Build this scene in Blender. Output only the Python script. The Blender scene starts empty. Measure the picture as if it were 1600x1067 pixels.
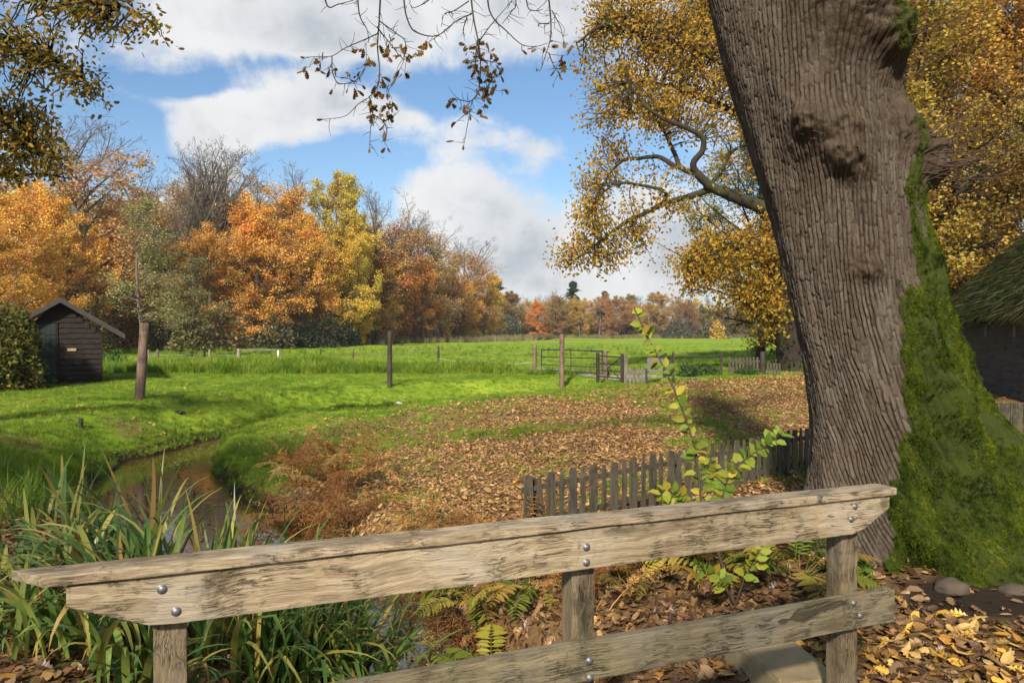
import bpy, bmesh, math, random
import numpy as np
from mathutils import Vector, Matrix, Euler

random.seed(7)
SC = bpy.context.scene
COL = SC.collection
PI = math.pi
rad = math.radians

# ------------------------------------------------------------------ camera
EYE, FPX, HOR = 1.75, 1200.0, 518.0
cam_d = bpy.data.cameras.new('camera')
cam = bpy.data.objects.new('camera', cam_d)
COL.objects.link(cam)
cam_d.sensor_width = 36.0
cam_d.lens = 27.0
cam_d.clip_start = 0.05
cam_d.clip_end = 3000.0
cam.location = (0, 0, EYE)
cam.rotation_euler = (rad(90 - 0.74), 0, 0)
SC.camera = cam

# ------------------------------------------------------------------ light
SUN_AZ, SUN_EL = rad(194), rad(34)      # azimuth from +Y towards +X: behind the viewer, a little to the left
sdir = Vector((math.sin(SUN_AZ) * math.cos(SUN_EL), math.cos(SUN_AZ) * math.cos(SUN_EL), math.sin(SUN_EL)))
sun_d = bpy.data.lights.new('sun', 'SUN')
sun_d.energy = 4.8
sun_d.angle = rad(4.0)
sun_d.color = (1.0, 0.93, 0.82)
sun = bpy.data.objects.new('sun', sun_d)
sun.rotation_euler = sdir.to_track_quat('Z', 'Y').to_euler()
COL.objects.link(sun)

SC.view_settings.view_transform = 'Standard'
SC.view_settings.look = 'None'
SC.view_settings.gamma = 1.0
SC.view_settings.exposure = 0.6
SC.view_settings.use_curve_mapping = False
SC.render.engine = 'CYCLES'
SC.cycles.max_bounces = 7
SC.cycles.diffuse_bounces = 3
SC.cycles.glossy_bounces = 3
SC.cycles.transmission_bounces = 3
SC.cycles.transparent_max_bounces = 6
SC.cycles.use_denoising = True

# ------------------------------------------------------------------ node helper
class NT:
    def __init__(s, tree):
        s.t = tree
        tree.nodes.clear()
    def n(s, kind, ins=None, **props):
        nd = s.t.nodes.new(kind)
        for k, v in props.items():
            setattr(nd, k, v)
        for k, v in (ins or {}).items():
            sock = nd.inputs[k]
            if isinstance(v, bpy.types.NodeSocket):
                s.t.links.new(v, sock)
            else:
                sock.default_value = v
        return nd
    def link(s, a, b):
        s.t.links.new(a, b)
    def math(s, op, a, b=0.0, c=0.0, clamp=False):
        return s.n('ShaderNodeMath', {0: a, 1: b, 2: c}, operation=op, use_clamp=clamp).outputs[0]
    def vmath(s, op, a, b=(0, 0, 0)):
        nd = s.n('ShaderNodeVectorMath', {0: a, 1: b}, operation=op)
        return nd.outputs['Value'] if op in ('LENGTH', 'DOT_PRODUCT', 'DISTANCE') else nd.outputs[0]
    def mix(s, f, a, b, blend='MIX'):
        nd = s.n('ShaderNodeMix', data_type='RGBA', blend_type=blend)
        for k, v in ((0, f), (6, a), (7, b)):
            if isinstance(v, bpy.types.NodeSocket):
                s.t.links.new(v, nd.inputs[k])
            else:
                nd.inputs[k].default_value = v if k == 0 else (tuple(v) + (1.0,))[:4]
        return nd.outputs[2]
    def ramp(s, f, stops, interp='LINEAR'):
        nd = s.n('ShaderNodeValToRGB', {0: f})
        cr = nd.color_ramp
        cr.interpolation = interp
        while len(cr.elements) < len(stops):
            cr.elements.new(0.5)
        for e, (p, c) in zip(cr.elements, stops):
            e.position = p
            e.color = (c, c, c, 1) if not hasattr(c, '__len__') else (tuple(c) + (1.0,))[:4]
        return nd.outputs[0]
    def noise(s, vec, scale, detail=4.0, rough=0.55, dist=0.0):
        d = {'Scale': scale, 'Detail': detail, 'Roughness': rough, 'Distortion': dist}
        if vec is not None:
            d['Vector'] = vec
        return s.n('ShaderNodeTexNoise', d).outputs[0]
    def sstep(s, v, a, b, x=0.0, y=1.0):
        nd = s.n('ShaderNodeMapRange', {0: v, 1: a, 2: b, 3: x, 4: y}, interpolation_type='SMOOTHSTEP')
        return nd.outputs[0]

# ------------------------------------------------------------------ sky with broken cumulus
world = bpy.data.worlds.new('World')
SC.world = world
world.use_nodes = True
w = NT(world.node_tree)
sky = w.n('ShaderNodeTexSky', sky_type='NISHITA', sun_disc=False, sun_elevation=SUN_EL, sun_rotation=SUN_AZ,
          altitude=0.0, air_density=1.0, dust_density=0.6, ozone_density=2.2)
dirv = w.n('ShaderNodeTexCoord').outputs['Generated']
sx = w.n('ShaderNodeSeparateXYZ', {0: dirv})
dx, dy, dz = sx.outputs
up = w.math('MAXIMUM', dz, 0.0)
den = w.math('ADD', up, 0.28)
flat = w.n('ShaderNodeCombineXYZ', {0: w.math('DIVIDE', dx, den), 1: w.math('DIVIDE', dy, den), 2: 0.37}).outputs[0]
nbig = w.noise(flat, 1.15, 2.0, 0.5, 0.2)
nmid = w.noise(w.vmath('ADD', flat, (5.2, 1.7, 2.0)), 3.1, 9.0, 0.62, 0.35)
ndet = w.noise(w.vmath('ADD', dirv, (1.7, 0.3, 4.0)), 8.0, 10.0, 0.66, 0.25)
base = w.math('ADD', w.math('MULTIPLY', nbig, 0.55), w.math('MULTIPLY', nmid, 0.45))
base = w.math('ADD', base, w.math('MULTIPLY', w.math('SUBTRACT', ndet, 0.5), 0.62))
# cloud banks and clear gaps of this afternoon, as directions (x/y, z/y) with a soft extent
front = w.sstep(dy, 0.05, 0.3)
dyc = w.math('MAXIMUM', dy, 0.05)
tang = w.n('ShaderNodeCombineXYZ', {0: w.math('DIVIDE', dx, dyc), 1: w.math('DIVIDE', dz, dyc), 2: 0.0}).outputs[0]
wob = w.n('ShaderNodeTexNoise', {'Vector': dirv, 'Scale': 5.0, 'Detail': 3.0}).outputs['Color']
tang = w.vmath('ADD', tang, w.vmath('MULTIPLY', w.vmath('SUBTRACT', wob, (0.5, 0.5, 0.5)), (0.16, 0.08, 0.0)))
BANKS = [  # px, py, rx, ry, weight
    (400, 180, 215, 62, 0.30), (310, 185, 110, 55, 0.10), (520, 165, 120, 40, 0.10),
    (360, 50, 300, 70, 0.21), (760, 20, 250, 75, 0.22), (620, 90, 120, 45, 0.06),
    (760, 235, 150, 40, 0.20), (720, 305, 150, 55, 0.28), (850, 240, 60, 45, 0.12), (640, 190, 110, 28, 0.16),
    (800, 400, 330, 75, 0.30), (1050, 380, 230, 110, 0.30), (360, 262, 60, 22, 0.16), (1050, 150, 130, 110, 0.16),
    (440, 105, 90, 16, -0.10), (250, 130, 100, 22, -0.16), (190, 210, 70, 60, -0.30), (760, 150, 160, 42, -0.22),
    (500, 262, 150, 38, -0.30), (870, 190, 70, 40, -0.22), (560, 125, 50, 25, -0.16), (640, 270, 60, 40, -0.12),
    (880, 110, 50, 40, -0.12), (540, 300, 90, 50, -0.2)]
acc = None
for (px, py, rx, ry, wt) in BANKS:
    v = w.vmath('SUBTRACT', tang, ((px - 800) / FPX, (HOR - py) / FPX, 0))
    v = w.vmath('MULTIPLY', v, (FPX / rx, FPX / ry, 0))
    l = w.sstep(w.vmath('LENGTH', v), 1.35, 0.0, 0.0, wt)
    acc = l if acc is None else w.math('ADD', acc, l)
acc = w.math('MULTIPLY', acc, front)
dens = w.math('ADD', base, acc)
cmask = w.sstep(dens, 0.455, 0.675)
thick = w.sstep(dens, 0.56, 0.95)
shade = w.noise(w.vmath('ADD', dirv, (0.2, 0.1, 0.12)), 6.5, 7.0, 0.6, 0.3)
shade = w.math('MULTIPLY', w.sstep(shade, 0.35, 0.68), w.sstep(thick, 0.05, 0.9, 0.35, 1.0))
cloudc = w.mix(shade, (10.9, 10.9, 10.9), (5.9, 6.4, 7.1))
skyc = w.n('ShaderNodeHueSaturation', {'Hue': 0.5, 'Saturation': 1.12, 'Value': 1.75, 'Color': sky.outputs[0]}).outputs[0]
low = w.sstep(dz, 0.02, 0.16, 0.55, 0.0)
skyc = w.mix(low, skyc, (7.6, 8.2, 9.0))
final = w.mix(w.math('MULTIPLY', cmask, 0.97), skyc, cloudc)
bg = w.n('ShaderNodeBackground', {'Color': final, 'Strength': 0.055})
wo = w.n('ShaderNodeOutputWorld', {'Surface': bg.outputs[0]})

# ------------------------------------------------------------------ small tools
def W(px, py, d):
    """point seen at photograph pixel (px, py) when it is d metres ahead"""
    return np.array(((px - 800.0) * d / FPX, d, EYE - (py - HOR) * d / FPX))

def tag(o, label=None, cat=None, group=None, kind=None):
    if label: o['label'] = label
    if cat: o['category'] = cat
    if group: o['group'] = group
    if kind: o['kind'] = kind
    return o

def link(o, parent=None):
    COL.objects.link(o)
    if parent is not None:
        o.parent = parent
    return o

def empty(name, loc=(0, 0, 0), rz=0.0):
    o = bpy.data.objects.new(name, None)
    o.empty_display_size = 0.2
    o.location = loc
    o.rotation_euler = (0, 0, rz)
    return link(o)

def obj(name, me, parent=None, loc=None, rot=None, scale=None):
    o = bpy.data.objects.new(name, me)
    if loc is not None: o.location = loc
    if rot is not None: o.rotation_euler = rot
    if scale is not None: o.scale = scale if hasattr(scale, '__len__') else (scale,) * 3
    return link(o, parent)

def mesh_np(name, V, Fs, mat=None, smooth=False, attrs=None):
    """V (n,3); Fs list of (m,k) index arrays"""
    V = np.asarray(V, dtype=np.float32)
    Fs = [np.asarray(f, dtype=np.int32) for f in Fs if len(f)]
    me = bpy.data.meshes.new(name)
    me.vertices.add(len(V))
    me.vertices.foreach_set('co', V.ravel())
    nl = sum(f.size for f in Fs)
    npoly = sum(len(f) for f in Fs)
    if npoly:
        me.loops.add(nl)
        me.loops.foreach_set('vertex_index', np.concatenate([f.ravel() for f in Fs]))
        tot = np.concatenate([np.full(len(f), f.shape[1], dtype=np.int32) for f in Fs])
        st = np.concatenate(([0], np.cumsum(tot)[:-1])).astype(np.int32)
        me.polygons.add(npoly)
        me.polygons.foreach_set('loop_start', st)
        me.polygons.foreach_set('loop_total', tot)
        me.polygons.foreach_set('use_smooth', np.full(npoly, bool(smooth)))
    for k, a in (attrs or {}).items():
        at = me.attributes.new(k, 'FLOAT', 'POINT')
        at.data.foreach_set('value', np.asarray(a, dtype=np.float32))
    if mat is not None:
        me.materials.append(mat)
    me.update(calc_edges=True)
    return me

def nrm(a):
    return a / np.maximum(np.linalg.norm(a, axis=-1, keepdims=True), 1e-9)

def hash01(ix, iy, iz, seed=0):
    h = (ix.astype(np.int64) * 374761393 + iy.astype(np.int64) * 668265263 + iz.astype(np.int64) * 2147483647 + seed * 1274126177) & 0xFFFFFFFF
    h = ((h ^ (h >> 13)) * 1274126177) & 0xFFFFFFFF
    h = ((h ^ (h >> 16)) * 2246822519) & 0xFFFFFFFF
    return ((h ^ (h >> 15)) & 0xFFFFFF) / float(0xFFFFFF)

def vnoise(x, y, z=None, seed=0):
    x = np.asarray(x, float); y = np.asarray(y, float)
    z = np.zeros_like(x) if z is None else np.asarray(z, float)
    ix, iy, iz = np.floor(x), np.floor(y), np.floor(z)
    fx, fy, fz = x - ix, y - iy, z - iz
    fx, fy, fz = [f * f * (3 - 2 * f) for f in (fx, fy, fz)]
    r = 0
    for a in (0, 1):
        for b in (0, 1):
            for c in (0, 1):
                wgt = (fx if a else 1 - fx) * (fy if b else 1 - fy) * (fz if c else 1 - fz)
                r = r + wgt * hash01(ix + a, iy + b, iz + c, seed)
    return r

def fbm(x, y, z=None, octs=4, seed=0, gain=0.5):
    s, a, t = 0, 1.0, 0.0
    x = np.asarray(x, float); y = np.asarray(y, float)
    for i in range(octs):
        f = 2.0 ** i
        s = s + a * vnoise(x * f + 13.1 * i, y * f + 7.7 * i, None if z is None else np.asarray(z) * f, seed + i)
        t += a
        a *= gain
    return s / t

def sst(x, a, b):
    t = np.clip((x - a) / (b - a), 0, 1)
    return t * t * (3 - 2 * t)

def boxmesh(name, x0, x1, y0, y1, z0, z1, mat, bevel=0.0, jitter=0.0, seed=0, cuts=0):
    bm = bmesh.new()
    bmesh.ops.create_cube(bm, size=1.0)
    for v in bm.verts:
        v.co = ((x0 + x1) / 2 + v.co.x * (x1 - x0), (y0 + y1) / 2 + v.co.y * (y1 - y0), (z0 + z1) / 2 + v.co.z * (z1 - z0))
    if bevel:
        bmesh.ops.bevel(bm, geom=list(bm.edges), offset=bevel, segments=2, affect='EDGES', profile=0.6)
    if jitter:
        r = random.Random(seed)
        for v in bm.verts:
            v.co += Vector((r.uniform(-1, 1), r.uniform(-1, 1), r.uniform(-1, 1))) * jitter
    me = bpy.data.meshes.new(name)
    bm.to_mesh(me); bm.free()
    me.materials.append(mat)
    return me

def prism(name, outline, y0, y1, mat, bevel=0.0):
    """outline in the xz plane pushed from y0 to y1"""
    bm = bmesh.new()
    vs = [bm.verts.new((x, y0, z)) for x, z in outline]
    f = bm.faces.new(vs)
    r = bmesh.ops.extrude_face_region(bm, geom=[f])
    for e in r['geom']:
        if isinstance(e, bmesh.types.BMVert):
            e.co.y = y1
    bmesh.ops.recalc_face_normals(bm, faces=bm.faces)
    if bevel:
        bmesh.ops.bevel(bm, geom=list(bm.edges), offset=bevel, segments=2, affect='EDGES', profile=0.6)
    me = bpy.data.meshes.new(name)
    bm.to_mesh(me); bm.free()
    me.materials.append(mat)
    return me

def tube_arrays(P, R, sides):
    """P (N,k,3), R (N,k) -> V, F quads (open tubes with a pinched end)"""
    P = np.asarray(P, float); R = np.asarray(R, float)
    N, k, _ = P.shape
    T = np.gradient(P, axis=1)
    T = nrm(T)
    ref = np.zeros((N, 1, 3)); ref[..., 0] = 1.0
    mT = T.mean(axis=1, keepdims=True)
    alt = np.abs(mT[..., 0:1]) > 0.75
    ref = np.where(alt, np.array([0, 1.0, 0.0]), ref)
    U = nrm(np.cross(T, np.broadcast_to(ref, T.shape)))
    Vv = np.cross(T, U)
    a = np.arange(sides) * 2 * PI / sides
    ring = P[:, :, None, :] + R[:, :, None, None] * (np.cos(a)[None, None, :, None] * U[:, :, None, :] + np.sin(a)[None, None, :, None] * Vv[:, :, None, :])
    V = ring.reshape(-1, 3)
    base = (np.arange(N) * k * sides)[:, None, None] + (np.arange(k - 1) * sides)[None, :, None]
    s0 = np.arange(sides)[None, None, :]
    s1 = (s0 + 1) % sides
    F = np.stack([base + s0, base + s1, base + sides + s1, base + sides + s0], axis=-1).reshape(-1, 4)
    return V, F

def joinVF(parts):
    Vs, Fs, off = [], {}, 0
    for V, F in parts:
        Vs.append(V)
        for f in (F if isinstance(F, list) else [F]):
            Fs.setdefault(f.shape[1], []).append(np.asarray(f) + off)
        off += len(V)
    return np.concatenate(Vs), [np.concatenate(v) for v in Fs.values()]

def resample(pts, n):
    pts = np.asarray(pts, float)
    # Catmull-Rom through the points, then n even samples
    p = np.vstack([2 * pts[0] - pts[1], pts, 2 * pts[-1] - pts[-2]])
    out = []
    for i in range(1, len(p) - 2):
        t = np.linspace(0, 1, 12, endpoint=False)[:, None]
        a, b, c, d = p[i - 1], p[i], p[i + 1], p[i + 2]
        out.append(0.5 * ((2 * b) + (-a + c) * t + (2 * a - 5 * b + 4 * c - d) * t ** 2 + (-a + 3 * b - 3 * c + d) * t ** 3))
    out = np.vstack(out + [pts[-1:]])
    L = np.concatenate(([0], np.cumsum(np.linalg.norm(np.diff(out, axis=0), axis=1))))
    s = np.linspace(0, L[-1], n)
    return np.stack([np.interp(s, L, out[:, i]) for i in range(3)], axis=1)

def poly_tube(pts, r0, r1, sides=6, n=None, power=1.0):
    P = resample(pts, n or max(6, len(pts) * 3))
    t = np.linspace(0, 1, len(P)) ** power
    return tube_arrays(P[None], (r0 + (r1 - r0) * t)[None], sides)

# leaf templates (length 1 along x, lying in xy)
T_DIA = (np.array([(-.5, 0, 0), (0, -.32, .06), (.5, 0, 0), (0, .32, .06)], float), np.array([(0, 1, 2, 3)]))
T_LEAF = (np.array([(0, 0, 0), (.28, -.24, .05), (.68, -.22, .05), (1, 0, -.03), (.68, .22, .05), (.28, .24, .05), (.28, 0, 0), (.68, 0, 0)], float),
          np.array([(0, 1, 6), (1, 2, 7), (1, 7, 6), (2, 3, 7), (0, 6, 5), (6, 7, 4), (6, 4, 5), (7, 3, 4)]))
def _oak():
    xs = [0, .10, .19, .28, .40, .50, .63, .73, .87, .96, 1.0]
    ws = [.02, .05, .17, .10, .27, .14, .31, .17, .24, .12, .02]
    V, F = [], []
    for x, ww in zip(xs, ws):
        V += [(x, -ww, .10 * ww), (x, 0, 0), (x, ww, .10 * ww)]
    for i in range(len(xs) - 1):
        a = i * 3
        F += [(a, a + 3, a + 4, a + 1), (a + 1, a + 4, a + 5, a + 2)]
    V = np.array(V, float)
    V[:, 2] += -0.25 * (V[:, 0] - 0.4) ** 2
    return V, np.array(F)
T_OAK = _oak()

def basis(d, n):
    x = nrm(d)
    y = nrm(np.cross(n, x))
    z = np.cross(x, y)
    return np.stack([x, y, z], axis=-1)

def stamp(tpl, pos, Rm, s):
    TV, TF = tpl
    V = np.einsum('nij,tj->nti', Rm, TV) * np.asarray(s)[:, None, None] + pos[:, None, :]
    F = TF[None] + (np.arange(len(pos)) * len(TV))[:, None, None]
    return V.reshape(-1, 3), F.reshape(-1, TF.shape[1])

def rdirs(rng, n, flat=1.0):
    d = rng.normal(size=(n, 3))
    d[:, 2] *= flat
    return nrm(d)
# ------------------------------------------------------------------ materials
def new_mat(name):
    m = bpy.data.materials.new(name)
    m.use_nodes = True
    return m, NT(m.node_tree)

def finish(nt, shader):
    nt.n('ShaderNodeOutputMaterial', {'Surface': shader})

def leaf_mat(name, stops=None, source='island', trans=0.35, objcol=False, rough=0.55, clump=0.0, spec=0.25):
    """thin leaves: colour by random leaf (or by the object's own colour), some light passes through"""
    m, t = new_mat(name)
    geo = t.n('ShaderNodeNewGeometry')
    oi = t.n('ShaderNodeObjectInfo')
    r = geo.outputs['Random Per Island'] if source == 'island' else oi.outputs['Random']
    if objcol:
        pos = t.n('ShaderNodeTexCoord').outputs['Object']
        cl = t.noise(pos, 0.28, 3.0, 0.6)
        hue = t.math('ADD', 0.5, t.math('ADD', t.math('MULTIPLY', t.math('SUBTRACT', r, 0.5), 0.045), t.math('MULTIPLY', t.math('SUBTRACT', cl, 0.5), 0.08 + clump)))
        r2 = t.math('FRACT', t.math('MULTIPLY', r, 17.31))
        val = t.math('ADD', 0.62, t.math('MULTIPLY', r2, 0.75))
        sat = t.math('ADD', 0.82, t.math('MULTIPLY', t.math('FRACT', t.math('MULTIPLY', r, 7.77)), 0.25))
        c = t.n('ShaderNodeHueSaturation', {'Hue': hue, 'Saturation': sat, 'Value': val, 'Color': oi.outputs['Color']}).outputs[0]
    else:
        c = t.ramp(r, stops)
        r2 = t.math('FRACT', t.math('MULTIPLY', r, 17.31))
        c = t.n('ShaderNodeHueSaturation', {'Hue': 0.5, 'Saturation': 1.0, 'Value': t.math('ADD', 0.7, t.math('MULTIPLY', r2, 0.6)), 'Color': c}).outputs[0]
    p = t.n('ShaderNodeBsdfPrincipled', {'Base Color': c, 'Roughness': rough, 'Specular IOR Level': spec})
    tr = t.n('ShaderNodeBsdfTranslucent', {'Color': c})
    mx = t.n('ShaderNodeMixShader', {0: trans, 1: p.outputs[0], 2: tr.outputs[0]})
    finish(t, mx.outputs[0])
    return m

M_TREELEAF = leaf_mat('autumn_leaf', objcol=True, trans=0.40)
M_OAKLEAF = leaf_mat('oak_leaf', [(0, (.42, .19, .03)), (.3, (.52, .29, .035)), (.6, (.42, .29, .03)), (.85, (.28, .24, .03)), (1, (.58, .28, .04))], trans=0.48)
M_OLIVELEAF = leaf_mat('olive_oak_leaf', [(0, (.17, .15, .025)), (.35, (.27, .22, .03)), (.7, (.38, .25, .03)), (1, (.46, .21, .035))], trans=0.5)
M_TWIGLEAF = leaf_mat('hanging_oak_leaf', [(0, (.20, .07, .025)), (.4, (.27, .12, .02)), (.7, (.16, .10, .02)), (1, (.24, .06, .03))], trans=0.3)
M_LITTER = leaf_mat('litter_leaf', [(0, (.13, .065, .028)), (.22, (.26, .135, .05)), (.5, (.40, .235, .095)), (.74, (.44, .29, .135)), (.9, (.36, .16, .04)), (1, (.56, .36, .06))], source='instance', trans=0.1, rough=0.6)
M_SHADELITTER = leaf_mat('wet_litter_leaf', [(0, (.05, .026, .013)), (.3, (.13, .062, .025)), (.6, (.22, .12, .05)), (.85, (.30, .19, .09)), (1, (.34, .17, .03))], source='instance', trans=0.08, rough=0.42, spec=.4)  # darker litter copy: the shade below the rail is put into its colour
M_GOLDLITTER = leaf_mat('golden_litter_leaf', [(0, (.22, .10, .035)), (.3, (.46, .26, .07)), (.6, (.56, .37, .13)), (.8, (.60, .38, .05)), (1, (.46, .22, .04))], source='instance', trans=0.1, rough=0.5)
M_HEDGE = leaf_mat('hedge_leaf', [(0, (.035, .05, .01)), (.5, (.085, .095, .015)), (.8, (.16, .14, .02)), (1, (.26, .17, .025))], trans=0.3)
M_SHRUB = leaf_mat('shrub_leaf', objcol=True, trans=0.3)
M_SAP = leaf_mat('sapling_leaf', [(0, (.12, .20, .025)), (.4, (.22, .30, .035)), (.75, (.36, .37, .045)), (1, (.50, .36, .04))], source='instance', trans=0.45)
M_IRIS = leaf_mat('iris_blade', [(0, (.05, .11, .022)), (.4, (.11, .195, .036)), (.66, (.21, .27, .05)), (.90, (.42, .35, .08)), (1, (.38, .21, .055))], source='instance', trans=0.3, rough=0.4, spec=0.4)
M_FERN = leaf_mat('fern_frond', [(0, (.09, .15, .02)), (.4, (.18, .21, .025)), (.75, (.34, .28, .04)), (1, (.34, .18, .04))], source='instance', trans=0.35)
M_BRACKEN = leaf_mat('bracken_frond', [(0, (.22, .085, .03)), (.4, (.36, .15, .045)), (.7, (.46, .24, .07)), (1, (.54, .36, .13))], source='instance', trans=0.25)
M_GRASS = leaf_mat('grass_blade', [(0, (.12, .20, .014)), (.5, (.20, .30, .020)), (.85, (.29, .36, .03)), (1, (.42, .39, .09))], source='instance', trans=0.35)
def grass_mat():
    m, t = new_mat('patchy_grass')
    pos = t.n('ShaderNodeNewGeometry').outputs['Position']
    r = t.n('ShaderNodeObjectInfo').outputs['Random']
    n1 = t.noise(t.vmath('MULTIPLY', pos, (.55, .4, 0)), 1.0, 6.0, .65)
    c = t.ramp(t.math('ADD', t.math('MULTIPLY', n1, .8), t.math('MULTIPLY', r, .25)), [(.32, (.085, .15, .014)), (.45, (.14, .235, .017)), (.56, (.22, .315, .024)), (.68, (.30, .345, .04)), (.82, (.38, .36, .10))])
    p = t.n('ShaderNodeBsdfPrincipled', {'Base Color': c, 'Roughness': .55, 'Specular IOR Level': .25})
    tr = t.n('ShaderNodeBsdfTranslucent', {'Color': c})
    finish(t, t.n('ShaderNodeMixShader', {0: .35, 1: p.outputs[0], 2: tr.outputs[0]}).outputs[0])
    return m
M_GRASS = grass_mat()
M_DRYGRASS = leaf_mat('dry_grass_blade', [(0, (.20, .17, .08)), (.5, (.30, .24, .12)), (1, (.16, .17, .05))], source='instance', trans=0.3)
M_MOSS = leaf_mat('moss_tuft', [(0, (.04, .075, .006)), (.5, (.075, .125, .008)), (.85, (.13, .17, .012)), (1, (.14, .10, .02))], source='instance', trans=0.25)
def moss_mat():
    m, t = new_mat('patchy_moss')
    pos = t.n('ShaderNodeNewGeometry').outputs['Position']
    r = t.n('ShaderNodeObjectInfo').outputs['Random']
    n1 = t.noise(t.vmath('MULTIPLY', pos, (1, 1, .5)), 4.2, 6.0, .72)
    c = t.ramp(t.math('ADD', t.math('MULTIPLY', n1, .85), t.math('MULTIPLY', r, .15)), [(.34, (.010, .018, .004)), (.43, (.034, .058, .006)), (.53, (.09, .125, .010)), (.64, (.21, .24, .018)), (.77, (.12, .09, .03))])
    p = t.n('ShaderNodeBsdfPrincipled', {'Base Color': c, 'Roughness': .8, 'Specular IOR Level': .1})
    tr = t.n('ShaderNodeBsdfTranslucent', {'Color': c})
    finish(t, t.n('ShaderNodeMixShader', {0: .25, 1: p.outputs[0], 2: tr.outputs[0]}).outputs[0])
    return m
M_MOSS = moss_mat()
M_NEEDLE = leaf_mat('needle_spray', [(0, (.015, .035, .018)), (.6, (.03, .055, .028)), (1, (.045, .075, .03))], trans=0.15)

def bark_mat(name, c0, c1, scale=3.0, green=0.0):
    m, t = new_mat(name)
    co = t.n('ShaderNodeTexCoord').outputs['Object']
    st = t.vmath('MULTIPLY', co, (scale * 3, scale * 3, scale * 0.5))
    n1 = t.noise(st, 1.5, 6.0, 0.65)
    c = t.mix(n1, c0, c1)
    if green:
        n2 = t.noise(co, 0.8, 4.0)
        c = t.mix(t.math('MULTIPLY', t.sstep(n2, 0.45, 0.65), green), c, (.06, .08, .02))
    bp = t.n('ShaderNodeBump', {'Strength': 0.6, 'Distance': 0.02, 'Height': n1})
    p = t.n('ShaderNodeBsdfPrincipled', {'Base Color': c, 'Roughness': 0.9, 'Specular IOR Level': 0.15, 'Normal': bp.outputs[0]})
    finish(t, p.outputs[0])
    return m

M_BARK = bark_mat('beech_bark', (.085, .066, .052), (.21, .165, .135), 1.0, 0.25)
M_TWIG = bark_mat('twig_bark', (.05, .033, .022), (.12, .08, .055), 2.0)
M_OAKBARK = bark_mat('oak_bark', (.02, .015, .011), (.06, .045, .033), 1.5, 0.5)
M_PALEBARK = bark_mat('pale_bark', (.16, .15, .11), (.30, .27, .2), 1.0)

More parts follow.
